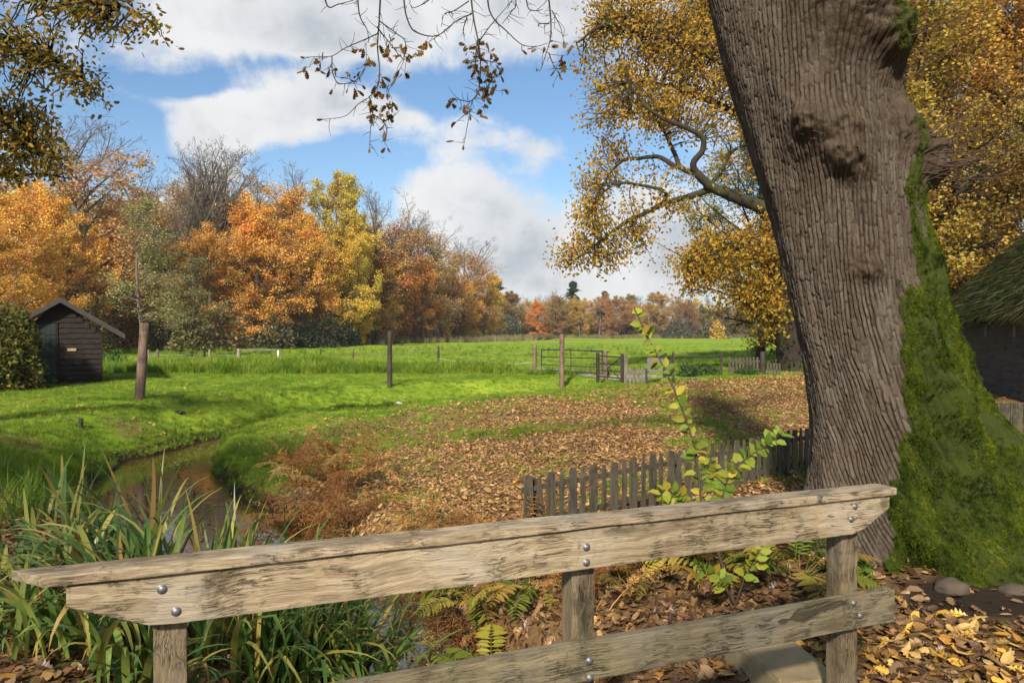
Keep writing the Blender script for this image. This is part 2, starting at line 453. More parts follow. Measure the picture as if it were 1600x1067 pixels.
def wood_mat(name, c0, c1, dirt, axis=0, scale=1.0, lichen=0.0, crack=0.5, seedoff=0.0):
    """weathered timber, grain along one object axis"""
    m, t = new_mat(name)
    co = t.n('ShaderNodeTexCoord').outputs['Object']
    oi = t.n('ShaderNodeObjectInfo')
    off = t.n('ShaderNodeCombineXYZ', {0: t.math('MULTIPLY', oi.outputs['Random'], 37.0), 1: seedoff, 2: t.math('MULTIPLY', oi.outputs['Random'], 11.0)}).outputs[0]
    co = t.vmath('ADD', co, off)
    s = [14.0 * scale] * 3
    s[axis] = 1.0 * scale
    wob = t.n('ShaderNodeTexNoise', {'Vector': co, 'Scale': 2.2 * scale, 'Detail': 3.0}).outputs['Color']
    cow = t.vmath('ADD', co, t.vmath('MULTIPLY', t.vmath('SUBTRACT', wob, (.5, .5, .5)), (.10, .10, .10)))
    g = t.vmath('MULTIPLY', cow, tuple(s))
    n1 = t.noise(g, 2.0, 8.0, 0.7, 0.4)
    s2 = [60.0 * scale] * 3
    s2[axis] = 2.0 * scale
    n2 = t.noise(t.vmath('MULTIPLY', cow, tuple(s2)), 1.6, 5.0, 0.6)
    c = t.mix(t.sstep(n1, 0.3, 0.7), c0, c1)
    c = t.mix(t.math('MULTIPLY', t.sstep(n2, 0.52, 0.72), 0.55), c, dirt)
    s3 = [230.0 * scale] * 3
    s3[axis] = 5.0 * scale
    n3 = t.noise(t.vmath('MULTIPLY', cow, tuple(s3)), 1.0, 4.0, 0.65)
    c = t.mix(t.math('MULTIPLY', t.sstep(n3, 0.48, 0.70), 0.50), c, dirt)
    big = t.noise(co, 3.0 * scale, 8.0, 0.72)
    c = t.mix(t.math('MULTIPLY', t.sstep(big, 0.55, 0.68), 0.75), c, dirt)
    bs = t.noise(t.vmath('MULTIPLY', co, tuple(1.6 * scale if i == axis else 7.0 * scale for i in range(3))), 1.0, 7.0, 0.7, 0.3)
    c = t.mix(t.math('MULTIPLY', t.sstep(bs, 0.52, 0.66), 0.6), c, dirt)
    vk = t.n('ShaderNodeTexVoronoi', {'Vector': t.vmath('MULTIPLY', t.vmath('ADD', co, t.vmath('MULTIPLY', t.vmath('SUBTRACT', wob, (.5, .5, .5)), (.06, .06, .06))), tuple(3.0 * scale if i == axis else 9.0 * scale for i in range(3))), 'Scale': 1.0}).outputs['Distance']
    kn = t.math('MULTIPLY', t.sstep(vk, .26, .10), t.sstep(t.noise(co, 9.0 * scale, 4.0), .35, .6))
    c = t.mix(t.math('MULTIPLY', kn, .7), c, tuple(x * .55 for x in dirt))
    if lichen:
        nl = t.noise(t.vmath('ADD', co, (3, 7, 1)), 5.5 * scale, 7.0, 0.7)
        c = t.mix(t.math('MULTIPLY', t.sstep(nl, 0.54, 0.66), lichen), c, (.20, .19, .085))
        al = t.noise(t.vmath('ADD', co, (1, 3, 8)), 4.0 * scale, 9.0, 0.75)
        c = t.mix(t.math('MULTIPLY', t.sstep(al, 0.57, 0.63), .65), c, (.062, .054, .03))
    silver = t.noise(t.vmath('ADD', co, (9, 2, 5)), 2.3 * scale, 5.0, 0.6)
    c = t.mix(t.math('MULTIPLY', t.sstep(silver, 0.46, 0.66), 0.45), c, tuple((x + sum(c1) / 3 * .9) * .45 for x in c1))
    lines = t.noise(t.vmath('MULTIPLY', cow, tuple(3.2 * scale if i == axis else 95.0 * scale for i in range(3))), 1.0, 3.0, 0.55, 0.3)
    chk = t.math('MULTIPLY', t.sstep(t.math('ABSOLUTE', t.math('SUBTRACT', lines, 0.5)), 0.035, 0.005), t.sstep(t.noise(co, 6.0 * scale, 3.0), 0.46, 0.62))
    c = t.mix(t.math('MULTIPLY', chk, 0.55), c, (.05, .036, .022))
    ck = t.sstep(t.noise(t.vmath('MULTIPLY', cow, tuple(x * 0.55 for x in s)), 2.0, 4.0, 0.6, 0.8), 0.345, 0.30)
    c = t.mix(t.math('MULTIPLY', ck, 0.75), c, (.03, .022, .015))
    h = t.math('SUBTRACT', t.math('ADD', t.math('MULTIPLY', n1, 0.35), t.math('ADD', t.math('MULTIPLY', n2, 0.4), t.math('MULTIPLY', n3, 0.35))), t.math('ADD', t.math('MULTIPLY', ck, crack), t.math('MULTIPLY', chk, .6)))
    bp = t.n('ShaderNodeBump', {'Strength': 1.0, 'Distance': 0.009, 'Height': h})
    p = t.n('ShaderNodeBsdfPrincipled', {'Base Color': c, 'Roughness': 0.75, 'Specular IOR Level': 0.25, 'Normal': bp.outputs[0]})
    finish(t, p.outputs[0])
    return m

M_RAIL = wood_mat('weathered_oak', (.28, .20, .112), (.55, .435, .275), (.12, .085, .046), 0, 1.0, 0.35)
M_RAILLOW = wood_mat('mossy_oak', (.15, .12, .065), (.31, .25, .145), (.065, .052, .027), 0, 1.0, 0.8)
M_POSTW = wood_mat('rail_post_oak', (.14, .10, .052), (.29, .22, .125), (.065, .048, .026), 2, 1.2, 0.3)
M_PICKET = wood_mat('grey_green_picket', (.06, .05, .032), (.12, .10, .064), (.035, .03, .019), 2, 1.0, 0.35)
M_DARKWOOD = wood_mat('tarred_plank', (.011, .007, .005), (.034, .021, .016), (.006, .004, .003), 0, 0.6)
M_BLACKWOOD = wood_mat('dark_boarding', (.055, .05, .048), (.10, .092, .088), (.03, .028, .026), 0, 0.5)
M_POST = wood_mat('post_wood', (.12, .072, .048), (.25, .155, .11), (.065, .04, .028), 2, 0.7)
M_POSTDK = wood_mat('dark_post_wood', (.035, .027, .02), (.075, .055, .042), (.02, .016, .012), 2, 0.7)
M_POSTPALE = wood_mat('pale_post_wood', (.22, .17, .11), (.36, .29, .2), (.12, .09, .06), 2, 0.7)
M_GREYWOOD = wood_mat('grey_fence_wood', (.12, .10, .075), (.23, .195, .145), (.06, .05, .035), 2, 0.7, 0.3)

def plain_mat(name, col, rough=0.6, metal=0.0, nscale=20.0, var=0.25, bump=0.1, spec=0.4):
    m, t = new_mat(name)
    co = t.n('ShaderNodeTexCoord').outputs['Object']
    n1 = t.noise(co, nscale, 6.0, 0.6)
    c = t.mix(n1, tuple(x * (1 - var) for x in col), tuple(min(1, x * (1 + var)) for x in col))
    bp = t.n('ShaderNodeBump', {'Strength': bump, 'Distance': 0.01, 'Height': n1})
    p = t.n('ShaderNodeBsdfPrincipled', {'Base Color': c, 'Roughness': rough, 'Metallic': metal, 'Specular IOR Level': spec, 'Normal': bp.outputs[0]})
    finish(t, p.outputs[0])
    return m

M_STEEL = plain_mat('galvanised_steel', (.27, .265, .26), 0.5, 0.85, 90, 0.5)
M_IRON = plain_mat('dark_gate_steel', (.045, .045, .05), 0.5, 0.3, 15)
M_PANEL = plain_mat('grey_panel', (.13, .125, .13), 0.6, 0, 6)
M_CONC = plain_mat('mossy_concrete', (.33, .25, .13), 0.85, 0, 9, 0.5, 0.5, 0.2)
M_STONE = plain_mat('stone', (.085, .065, .045), 0.85, 0, 8, 0.5, 0.6, 0.2)
M_DOOR = plain_mat('dark_green_paint', (.016, .022, .021), 0.55, 0, 4, 0.35)
M_ROOFDK = plain_mat('dark_bargeboard', (.05, .039, .031), 0.8, 0, 7, 0.4, 0.3)
M_TAPE = plain_mat('white_fence_tape', (.5, .5, .47), 0.6, 0, 5)
M_WIRE = plain_mat('grey_wire', (.22, .21, .19), 0.5, 0.4, 5)
M_SIGN = plain_mat('ochre_plate', (.34, .26, .12), 0.6, 0, 12)
M_BLACK = plain_mat('black_plastic', (.012, .012, .013), 0.45, 0, 10)
M_WHITE = plain_mat('white_plastic', (.62, .62, .60), 0.5, 0, 10)
M_GRAVEL = plain_mat('pale_gravel', (.36, .31, .28), 0.95, 0, 14, 0.45, 0.5, 0.1)

# ------------------------------------------------------------------ terrain
#         X      Y    half   bed    right-bank top, right ramp width, left ramp
DITCH = np.array([
    (0.40, -4.0, .42, -1.15, -0.25, 2.2, 1.6),
    (0.20, 0.0, .42, -1.15, -0.25, 2.2, 1.6),
    (-0.05, 3.0, .42, -1.15, -0.30, 2.4, 1.6),
    (-0.95, 6.0, .42, -1.15, -0.35, 3.0, 1.6),
    (-2.15, 8.2, .60, -1.15, -0.42, 5.5, 1.7),
    (-3.95, 10.2, .72, -1.15, -0.46, 8.0, 1.8),
    (-5.3, 11.9, .72, -1.15, -0.46, 9.0, 1.9),
    (-6.3, 13.8, .62, -1.13, -0.46, 9.0, 2.0),
    (-6.85, 16.0, .36, -1.10, -0.42, 9.0, 2.2),
    (-6.80, 18.2, .2, -1.02, -0.38, 9.0, 2.4),
    (-6.00, 20.3, .25, -0.90, -0.32, 8.0, 2.6),
    (-3.90, 22.2, .25, -0.85, -0.26, 7.0, 2.6),
    (-1.20, 24.2, .25, -0.75, -0.20, 6.0, 2.6),
    (1.30, 26.3, .25, -0.55, -0.12, 5.0, 2.6),
    (3.20, 28.2, .2, -0.30, -0.05, 4.0, 2.5),
    (4.60, 30.0, .2, -0.05, -0.02, 3.0, 2.5)])
WATER_Z = -0.90

def ditch(x, y):
    x = np.asarray(x, float); y = np.asarray(y, float)
    best = np.full(x.shape, 1e9); side = np.zeros(x.shape); tt = np.zeros(x.shape)
    for i in range(len(DITCH) - 1):
        a, b = DITCH[i, :2], DITCH[i + 1, :2]
        d = b - a
        L2 = d @ d
        t = np.clip(((x - a[0]) * d[0] + (y - a[1]) * d[1]) / L2, 0, 1)
        qx, qy = x - (a[0] + t * d[0]), y - (a[1] + t * d[1])
        ds = np.hypot(qx, qy)
        m = ds < best
        cr = d[0] * (y - a[1]) - d[1] * (x - a[0])
        best = np.where(m, ds, best); side = np.where(m, np.sign(cr), side); tt = np.where(m, i + t, tt)
    return best, side, tt

def ground(x, y):
    x = np.asarray(x, float); y = np.asarray(y, float)
    ds, sd, t = ditch(x, y)
    ii = np.arange(len(DITCH))
    hw, bed, tr, wr, wl = [np.interp(t, ii, DITCH[:, c]) for c in (2, 3, 4, 5, 6)]
    lump = (fbm(x * 0.9, y * 0.9, octs=3, seed=3) - 0.5)
    dl = ds - hw + lump * 0.45 * np.clip(ds, 0, 1)
    zl = bed + (0 - bed) * sst(dl, -0.1, wl)
    zr = bed + (tr - bed) * sst(dl, -0.1, 0.75) + (0 - tr) * sst(dl, 0.5, wr)
    z = np.where(sd > 0, zl, zr)
    und = (fbm(x * 0.12, y * 0.12, octs=3, seed=5) - 0.5) * 0.5 * sst(y, 24, 60)
    z = z + und + lump * 0.10 * sst(dl, 0, 1.0) + (fbm(x * 3.1, y * 3.1, octs=2, seed=9) - 0.5) * 0.05
    # a low swelling in the meadow by the reedy ditch
    z = z + 0.25 * np.exp(-(((x + 10) / 9) ** 2 + ((y - 33) / 3.5) ** 2))
    # the bank rises a little round the big tree
    z = z + 0.10 * np.exp(-(((x - 3.4) / 1.6) ** 2 + ((y - 6.5) / 1.6) ** 2))
    return z

def leafmask(x, y):
    """1 where the fallen leaves lie thick"""
    x = np.asarray(x, float); y = np.asarray(y, float)
    ds, sd, t = ditch(x, y)
    n = fbm(x * 0.55, y * 0.55, octs=4, seed=21)
    far = 27.5 + np.clip((x - 3) * 0.75, 0, 9)
    right = (sd < 0) * np.maximum(sst(ds, 0.5, 4.2), sst(y, 13.5, 10.5) * sst(ds, .3, .8)) * sst(y, far + .5, far - 5.5)
    patch = np.maximum(0.50 + 0.50 * sst(n, 0.36, 0.54), sst(y, 11, 8) * .95)
    m = right * patch
    greenish = np.exp(-(((x + 3.0) / 3.2) ** 2 + ((y - 18.5) / 3.6) ** 2)) * 0.50 + .30 * np.exp(-(((x - 6) / 3.5) ** 2 + ((y - 20) / 2.0) ** 2)) * sst(n, .4, .6)
    m = m * (1 - greenish)
    left = (sd > 0) * sst(ds, 0.6, 1.4) * sst(y, 16.5, 13.5) * sst(n, 0.50, 0.66) * 0.55
    near = (sd > 0) * sst(y, 9.5, 7.5) * 0.9
    spot = (sd > 0) * (np.exp(-(((x + 9.6) / 1.2) ** 2 + ((y - 18.7) / 0.8) ** 2)) + np.exp(-(((x + 8.3) / .9) ** 2 + ((y - 16.8) / 1.0) ** 2))) * 0.5 * sst(n, 0.40, 0.55)
    return np.clip(np.maximum.reduce([m, left, near, spot]), 0, 1)

def barespot(x, y):
    """trodden dark soil before the roots"""
    return np.exp(-((np.abs(x - 3.35) / 1.0) ** 3 + (np.abs(y - 4.95) / .55) ** 3)) * (.75 + .5 * (fbm(x * 2.2, y * 2.2, octs=3, seed=71) - .3))

def axis_pts(segs):
    out = []
    for a, b, st in segs:
        out += list(np.arange(a, b, st))
    out.append(segs[-1][1])
    return np.array(out)
gx = axis_pts([(-480, -240, 40), (-240, -60, 8), (-60, -14, 1.2), (-14, 14, 0.14), (14, 60, 1.2), (60, 240, 8), (240, 480, 40)])
gy = axis_pts([(-40, -2, 2), (-2, 31, 0.14), (31, 60, 0.6), (60, 140, 3), (140, 300, 9), (300, 660, 60)])
GX, GY = np.meshgrid(gx, gy)
GZ = ground(GX, GY)
nxg, nyg = len(gx), len(gy)
idx = np.arange(nxg * nyg).reshape(nyg, nxg)
Fg = np.stack([idx[:-1, :-1], idx[:-1, 1:], idx[1:, 1:], idx[1:, :-1]], axis=-1).reshape(-1, 4)
LM = leafmask(GX, GY)
DS, SD, _t = ditch(GX, GY)
MUD = np.maximum(sst(GZ, -0.55, -0.85), barespot(GX, GY))

def ground_mat():
    m, t = new_mat('ground_turf_and_soil')
    co = t.n('ShaderNodeTexCoord').outputs['Object']
    at = lambda n: t.n('ShaderNodeAttribute', attribute_name=n).outputs['Fac']
    n1 = t.noise(co, 0.35, 6.0, 0.6)
    n2 = t.noise(co, 4.0, 8.0, 0.7)
    n3 = t.noise(co, 28.0, 6.0, 0.7)
    st = t.noise(t.vmath('MULTIPLY', co, (0.05, 0.35, 0.3)), 1.0, 5.0, 0.6)
    g = t.mix(t.sstep(n1, 0.3, 0.7), (.15, .24, .016), (.23, .315, .024))
    g = t.mix(t.math('MULTIPLY', t.sstep(st, 0.45, 0.7), 0.55), g, (.32, .40, .035))
    n5 = t.noise(t.vmath('MULTIPLY', co, (.11, .22, .2)), 1.0, 6.0, 0.65)
    g = t.mix(t.math('MULTIPLY', t.sstep(n5, 0.52, 0.68), 0.5), g, (.22, .22, .05))
    g = t.mix(t.math('MULTIPLY', t.sstep(n2, 0.5, 0.75), 0.45), g, (.14, .21, .014))
    g = t.mix(t.math('MULTIPLY', t.sstep(n3, 0.5, 0.8), 0.4), g, (.23, .26, .05))
    soil = t.mix(n3, (.030, .019, .012), (.085, .052, .032))
    lf = t.ramp(t.noise(co, 16.0, 5.0, 0.75), [(0, (.07, .04, .018)), (.42, (.18, .10, .04)), (.55, (.32, .20, .085)), (.7, (.17, .09, .035)), (1, (.40, .28, .14))])
    soil = t.mix(0.65, soil, lf)
    mk = t.sstep(t.math('ADD', at('leaf'), t.math('MULTIPLY', t.math('SUBTRACT', n2, 0.5), 0.55)), 0.25, 0.6)
    c = t.mix(mk, g, soil)
    md = t.sstep(t.math('ADD', at('mud'), t.math('MULTIPLY', t.math('SUBTRACT', n2, 0.5), 0.5)), 0.35, 0.7)
    c = t.mix(md, c, t.mix(n3, (.022, .015, .010), (.055, .037, .022)))
    h = t.math('ADD', t.math('MULTIPLY', n2, 0.6), t.math('MULTIPLY', n3, 0.4))
    bp = t.n('ShaderNodeBump', {'Strength': 0.9, 'Distance': 0.06, 'Height': h})
    p = t.n('ShaderNodeBsdfPrincipled', {'Base Color': c, 'Roughness': 0.95, 'Specular IOR Level': 0.1, 'Normal': bp.outputs[0]})
    finish(t, p.outputs[0])
    return m
gme = mesh_np('ground', np.stack([GX, GY, GZ], -1).reshape(-1, 3), [Fg], ground_mat(), True,
              {'leaf': LM.ravel(), 'mud': MUD.ravel()})
tag(obj('ground', gme), 'grassy meadow, stream banks and leaf-strewn slope', None, None, 'structure')

# stream water
def water_mat():
    m, t = new_mat('brown_stream_water')
    co = t.n('ShaderNodeTexCoord').outputs['Object']
    n1 = t.noise(t.vmath('MULTIPLY', co, (1, 1, 1)), 3.5, 3.0, 0.5, 0.3)
    n2 = t.noise(co, 22.0, 2.0, 0.5)
    h = t.math('ADD', n1, t.math('MULTIPLY', n2, 0.12))
    bp = t.n('ShaderNodeBump', {'Strength': 0.06, 'Distance': 0.04, 'Height': h})
    c = t.mix(t.noise(co, 1.2, 4.0), (.075, .043, .013), (.125, .072, .021))
    p = t.n('ShaderNodeBsdfPrincipled', {'Base Color': c, 'Roughness': 0.04, 'IOR': 1.55, 'Specular IOR Level': 0.8, 'Normal': bp.outputs[0]})
    finish(t, p.outputs[0])
    return m
wc = resample(np.column_stack([DITCH[:11, 0], DITCH[:11, 1], np.full(11, WATER_Z)]), 90)
wt = np.gradient(wc, axis=0)
wn = nrm(np.stack([wt[:, 1], -wt[:, 0], wt[:, 0] * 0], -1))
cols = np.linspace(-1.9, 1.9, 9)
WV = (wc[:, None, :] + wn[:, None, :] * cols[None, :, None]).reshape(-1, 3)
wi = np.arange(90 * 9).reshape(90, 9)
WF = np.stack([wi[:-1, :-1], wi[:-1, 1:], wi[1:, 1:], wi[1:, :-1]], -1).reshape(-1, 4)
tag(obj('water', mesh_np('water', WV, [WF], water_mat(), True)), 'brown stream reflecting the sky between its banks', None, None, 'structure')

# ------------------------------------------------------------------ scatter of uncountable small stuff
def proto_collection(name, meshes):
    c = bpy.data.collections.new(name)
    for i, me in enumerate(meshes):
        c.objects.link(bpy.data.objects.new('%s_%02d' % (name, i), me))
    return c

def scatter(name, P, R, S, I, coll, label, parent=None, cat=None):
    me = bpy.data.meshes.new(name)
    n = len(P)
    me.vertices.add(n)
    me.vertices.foreach_set('co', np.asarray(P, np.float32).ravel())
    a = me.attributes.new('rot', 'FLOAT_VECTOR', 'POINT'); a.data.foreach_set('vector', np.asarray(R, np.float32).ravel())
    a = me.attributes.new('scl', 'FLOAT', 'POINT'); a.data.foreach_set('value', np.asarray(S, np.float32).ravel())
    a = me.attributes.new('pick', 'INT', 'POINT'); a.data.foreach_set('value', np.asarray(I, np.int32).ravel())
    o = obj(name, me, parent)
    g = bpy.data.node_groups.new(name + '_scatter', 'GeometryNodeTree')
    g.interface.new_socket('Geometry', in_out='INPUT', socket_type='NodeSocketGeometry')
    g.interface.new_socket('Geometry', in_out='OUTPUT', socket_type='NodeSocketGeometry')
    gi = g.nodes.new('NodeGroupInput'); go = g.nodes.new('NodeGroupOutput')
    ci = g.nodes.new('GeometryNodeCollectionInfo')
    ci.inputs['Collection'].default_value = coll
    ci.inputs['Separate Children'].default_value = True
    ci.inputs['Reset Children'].default_value = True
    ip = g.nodes.new('GeometryNodeInstanceOnPoints')
    ip.inputs['Pick Instance'].default_value = True
    def na(nm, ty):
        nd = g.nodes.new('GeometryNodeInputNamedAttribute')
        nd.data_type = ty
        nd.inputs['Name'].default_value = nm
        return [s for s in nd.outputs if s.enabled and s.name == 'Attribute'][0]
    L = g.links.new
    L(gi.outputs[0], ip.inputs['Points'])
    L(ci.outputs[0], ip.inputs['Instance'])
    L(na('pick', 'INT'), ip.inputs['Instance Index'])
    L(na('rot', 'FLOAT_VECTOR'), ip.inputs['Rotation'])
    L(na('scl', 'FLOAT'), ip.inputs['Scale'])
    L(ip.outputs[0], go.inputs[0])
    md = o.modifiers.new('scatter', 'NODES')
    md.node_group = g
    tag(o, label, cat, None, 'stuff')
    return o

def slope_rot(x, y, rng, tilt=0.35):
    """euler angles: lie on the slope with some disorder, any heading"""
    e = 0.05
    zx = (ground(x + e, y) - ground(x - e, y)) / (2 * e)
    zy = (ground(x, y + e) - ground(x, y - e)) / (2 * e)
    n = len(x)
    return np.stack([np.arctan(zy) + rng.normal(0, tilt, n), -np.arctan(zx) + rng.normal(0, tilt, n), rng.uniform(0, 2 * PI, n)], -1)

# leaves afloat on the stream
def floating():
    n = 240
    tt = rng.uniform(2.2, 9.2, n); ii = np.arange(len(DITCH))
    cx_, cy_, hw_ = [np.interp(tt, ii, DITCH[:, c]) for c in (0, 1, 2)]
    return cx_ + rng.normal(0, .45, n) * (hw_ + .2), cy_ + rng.normal(0, .35, n)
# grass tufts
def tuft(seed, nb, h, spread, width, lean=0.5, mat=M_GRASS):
    r = np.random.default_rng(seed)
    Vs, Fq, Ft = [], [], []
    for b in range(nb):
        a = r.uniform(0, 2 * PI); q = spread * math.sqrt(r.random())
        p0 = np.array((math.cos(a) * q, math.sin(a) * q, -0.02))
        a2 = a + r.normal(0, 0.9)
        d = np.array((math.cos(a2), math.sin(a2), 0.0)); side = np.array((-d[1], d[0], 0))
        hh = h * r.uniform(.55, 1.15); ln = hh * lean * r.uniform(.2, 1.3)
        ww = width * r.uniform(.7, 1.2)
        o = len(Vs)
        for s, k in ((0, 1.0), (.4, .9), (.75, .6)):
            c = p0 + d * ln * s * s + np.array((0, 0, hh * (s - 0.25 * s * s * lean)))
            Vs += [c - side * ww * k / 2, c + side * ww * k / 2]
        c = p0 + d * ln + np.array((0, 0, hh * (1 - .25 * lean)))
        Vs.append(c)
        Fq += [(o, o + 1, o + 3, o + 2), (o + 2, o + 3, o + 5, o + 4)]
        Ft.append((o + 4, o + 5, o + 6))
    return mesh_np('tuft', np.array(Vs), [np.array(Fq), np.array(Ft)], mat)
C_GRASS = proto_collection('grass_tuft', [tuft(i, 26, .13, .10, .007, .7) for i in range(4)])
C_TALL = proto_collection('tall_grass_tuft', [tuft(20 + i, 34, .55, .22, .018, .6) for i in range(3)])
C_DRY = proto_collection('dry_grass_tuft', [tuft(40 + i, 30, .55, .18, .016, .5, M_DRYGRASS) for i in range(3)])

rng = np.random.default_rng(11)
def sample_area(n, x0, x1, y0, y1, fov=0.72):
    x = rng.uniform(x0, x1, n); y = rng.uniform(y0, y1, n)
    k = (np.abs(x) < y * fov + 1.2)
    return x[k], y[k]
def grass_points(dens, x0, x1, y0, y1, smin, smax, thr=0.5):
    n = int(dens * (x1 - x0) * (y1 - y0))
    x, y = sample_area(n, x0, x1, y0, y1)
    z = ground(x, y)
    lm = leafmask(x, y)
    k = (rng.random(len(x)) > lm * 1.04) & (z > -0.88) & (barespot(x, y) < .15) & ~((y < 7.5) & (x > -2))
    x, y, z = x[k], y[k], z[k]
    s = rng.uniform(smin, smax, len(x)) * (0.7 + 0.6 * fbm(x * .8, y * .8, octs=2, seed=4))
    return x, y, z, s
PP = []
for a in ((150, -14, 4, 6, 15, .45, .95), (100, -17, 6, 15, 24, .45, .9), (50, -22, 10, 24, 36, .5, 1.0), (5, -32, 28, 36, 62, .8, 1.6), (.7, -50, 45, 62, 110, 1.0, 2.0)):
    PP.append(grass_points(*a))
x, y, z, s = [np.concatenate(c) for c in zip(*PP)]
scatter('grass', np.stack([x, y, z], -1), slope_rot(x, y, rng, .12), s, rng.integers(0, 4, len(x)), C_GRASS, 'short green grass on the banks and the meadow')

# the lusher, taller growth along the meadow ditch
xs, ys = [], []
for cx, cy, rx, ry, n in ((-9.5, 32.0, 6.5, 2.4, 1500), (-4.0, 31.5, 4.0, 1.3, 550), (-16.0, 33.0, 4.0, 2.5, 500), (2.0, 30.8, 3.5, .5, 70), (-13, 60, 25, 4, 260), (0, 75, 20, 4, 160)):
    a = rng.uniform(0, 2 * PI, n); q = np.sqrt(rng.random(n))
    xs.append(cx + rx * q * np.cos(a)); ys.append(cy + ry * q * np.sin(a))
x, y = np.concatenate(xs), np.concatenate(ys)
s = rng.uniform(.5, 1.1, len(x)) * (0.6 + .7 * fbm(x * .5, y * .5, octs=2, seed=8))
scatter('tall_grass', np.stack([x, y, ground(x, y)], -1), slope_rot(x, y, rng, .15), s, rng.integers(0, 3, len(x)), C_TALL, 'tall lush grass and nettles along the meadow ditch')
# reedy edge before the wood
n = 2600
t = rng.random(n); x = -26 + 26 * t + rng.normal(0, 2.5, n); y = 98 + 48 * t + rng.normal(0, 3.5, n)
x2 = rng.uniform(0, 100, 1200); y2 = 198 + rng.normal(0, 2.5, 1200)
x, y = np.concatenate([x, x2]), np.concatenate([y, y2])
scatter('dry_grass', np.stack([x, y, ground(x, y)], -1), slope_rot(x, y, rng, .15), rng.uniform(1.2, 2.6, len(x)), rng.integers(0, 3, len(x)), C_DRY, 'straw-coloured rough grass at the edge of the wood')

# fallen leaves
def litter_mesh(seed, tpl, mat):
    r = random.Random(seed)
    V, F = tpl
    V = V.copy()
    V[:, 0] -= 0.5
    cx, cy = r.uniform(-.5, .9), r.uniform(-.7, 1.1)
    V[:, 2] = cx * V[:, 0] ** 2 + cy * np.abs(V[:, 1]) ** 1.5 * 1.6 + r.uniform(-.15, .15) * V[:, 0]
    V[:, 2] -= V[:, 2].min() * 0.6
    return mesh_np('fallen_leaf', V, [F], mat)
LIT = [litter_mesh(i, T_OAK if i % 2 else T_LEAF, M_LITTER) for i in range(8)]
GLD = [litter_mesh(30 + i, T_OAK if i % 3 == 0 else T_LEAF, M_GOLDLITTER) for i in range(8)]
C_LIT = proto_collection('brown_fallen_leaf', LIT)
C_SHADELIT = proto_collection('wet_fallen_leaf', [litter_mesh(60 + i, T_OAK if i % 2 else T_LEAF, M_SHADELITTER) for i in range(8)])
C_GLD = proto_collection('golden_fallen_leaf', GLD)
def litter_points(dens, x0, x1, y0, y1, smin, smax):
    n = int(dens * (x1 - x0) * (y1 - y0))
    x, y = sample_area(n, x0, x1, y0, y1)
    k = rng.random(len(x)) < leafmask(x, y) ** 1.3 * (1 - .9 * np.clip(barespot(x, y) * 1.4, 0, 1))
    x, y = x[k], y[k]
    z = ground(x, y)
    k = z > WATER_Z + .02
    return x[k], y[k], z[k] + rng.uniform(0, .025, k.sum()), smin + (smax - smin) * rng.random(k.sum()) ** 1.4
PP = [litter_points(*a) for a in ((720, -7, 7, 3, 8, .035, .12), (760, -7, 8, 8, 13, .03, .085), (480, -8, 12, 13, 20, .035, .085), (200, -6, 18, 20, 36, .05, .13))]
x, y, z, s = [np.concatenate(c) for c in zip(*PP)]
wet = (rng.random(len(x)) < sst(y - .25 * x, 8.6, 6.4))  # leaves nearer the footbridge get the colour with shade painted in
rot = slope_rot(x, y, rng, .30)
for nm_, k, c_, lb_ in (('leaf_litter', ~wet, C_LIT, 'brown fallen leaves covering the slope'), ('wet_leaf_litter', wet, C_SHADELIT, 'fallen leaves under and beside the footbridge, shade put into their colour')):
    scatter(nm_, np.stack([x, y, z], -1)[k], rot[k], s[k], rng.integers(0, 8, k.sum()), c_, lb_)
# a few single leaves on the grass
x, y = sample_area(9000, -14, 8, 8, 30)
k = rng.random(len(x)) < 0.20 * sst(y, 30, 14); x, y = x[k], y[k]
k = ground(x, y) > -0.85; x, y = x[k], y[k]
scatter('strewn_leaves', np.stack([x, y, ground(x, y) + .06], -1), slope_rot(x, y, rng, .3), rng.uniform(.07, .12, len(x)), rng.integers(0, 8, len(x)), C_LIT, 'single pale leaves strewn over the grass')

x, y = floating(); k = ground(x, y) < WATER_Z - .01; x, y = x[k], y[k]
scatter('floating_leaves', np.stack([x, y, np.full(len(x), WATER_Z + .004)], -1), np.stack([rng.normal(0, .05, len(x)), rng.normal(0, .05, len(x)), rng.uniform(0, 6.28, len(x))], -1), rng.uniform(.05, .10, len(x)), rng.integers(0, 8, len(x)), C_LIT, 'fallen leaves floating on the stream')
# ================================================================== the footbridge rail
RA = np.array((-1.464, 2.384)); RB = np.array((1.881, 3.762))
RU = (RB - RA) / np.linalg.norm(RB - RA); RLEN = np.linalg.norm(RB - RA)
RANG = math.atan2(RU[1], RU[0])
RN = np.array((-RU[1], RU[0]))

def rail_local(px, py, off=0.0):
    """pixel -> (x along the rail, z) on the plane 'off' behind the rail's front"""
    q = np.array(((px - 800) / FPX, 1.0))
    o = RA + RN * off
    A = np.array([[q[0], -RU[0]], [q[1], -RU[1]]])
    d, s = np.linalg.solve(A, o)
    return s, EYE - (py - HOR) * d / FPX

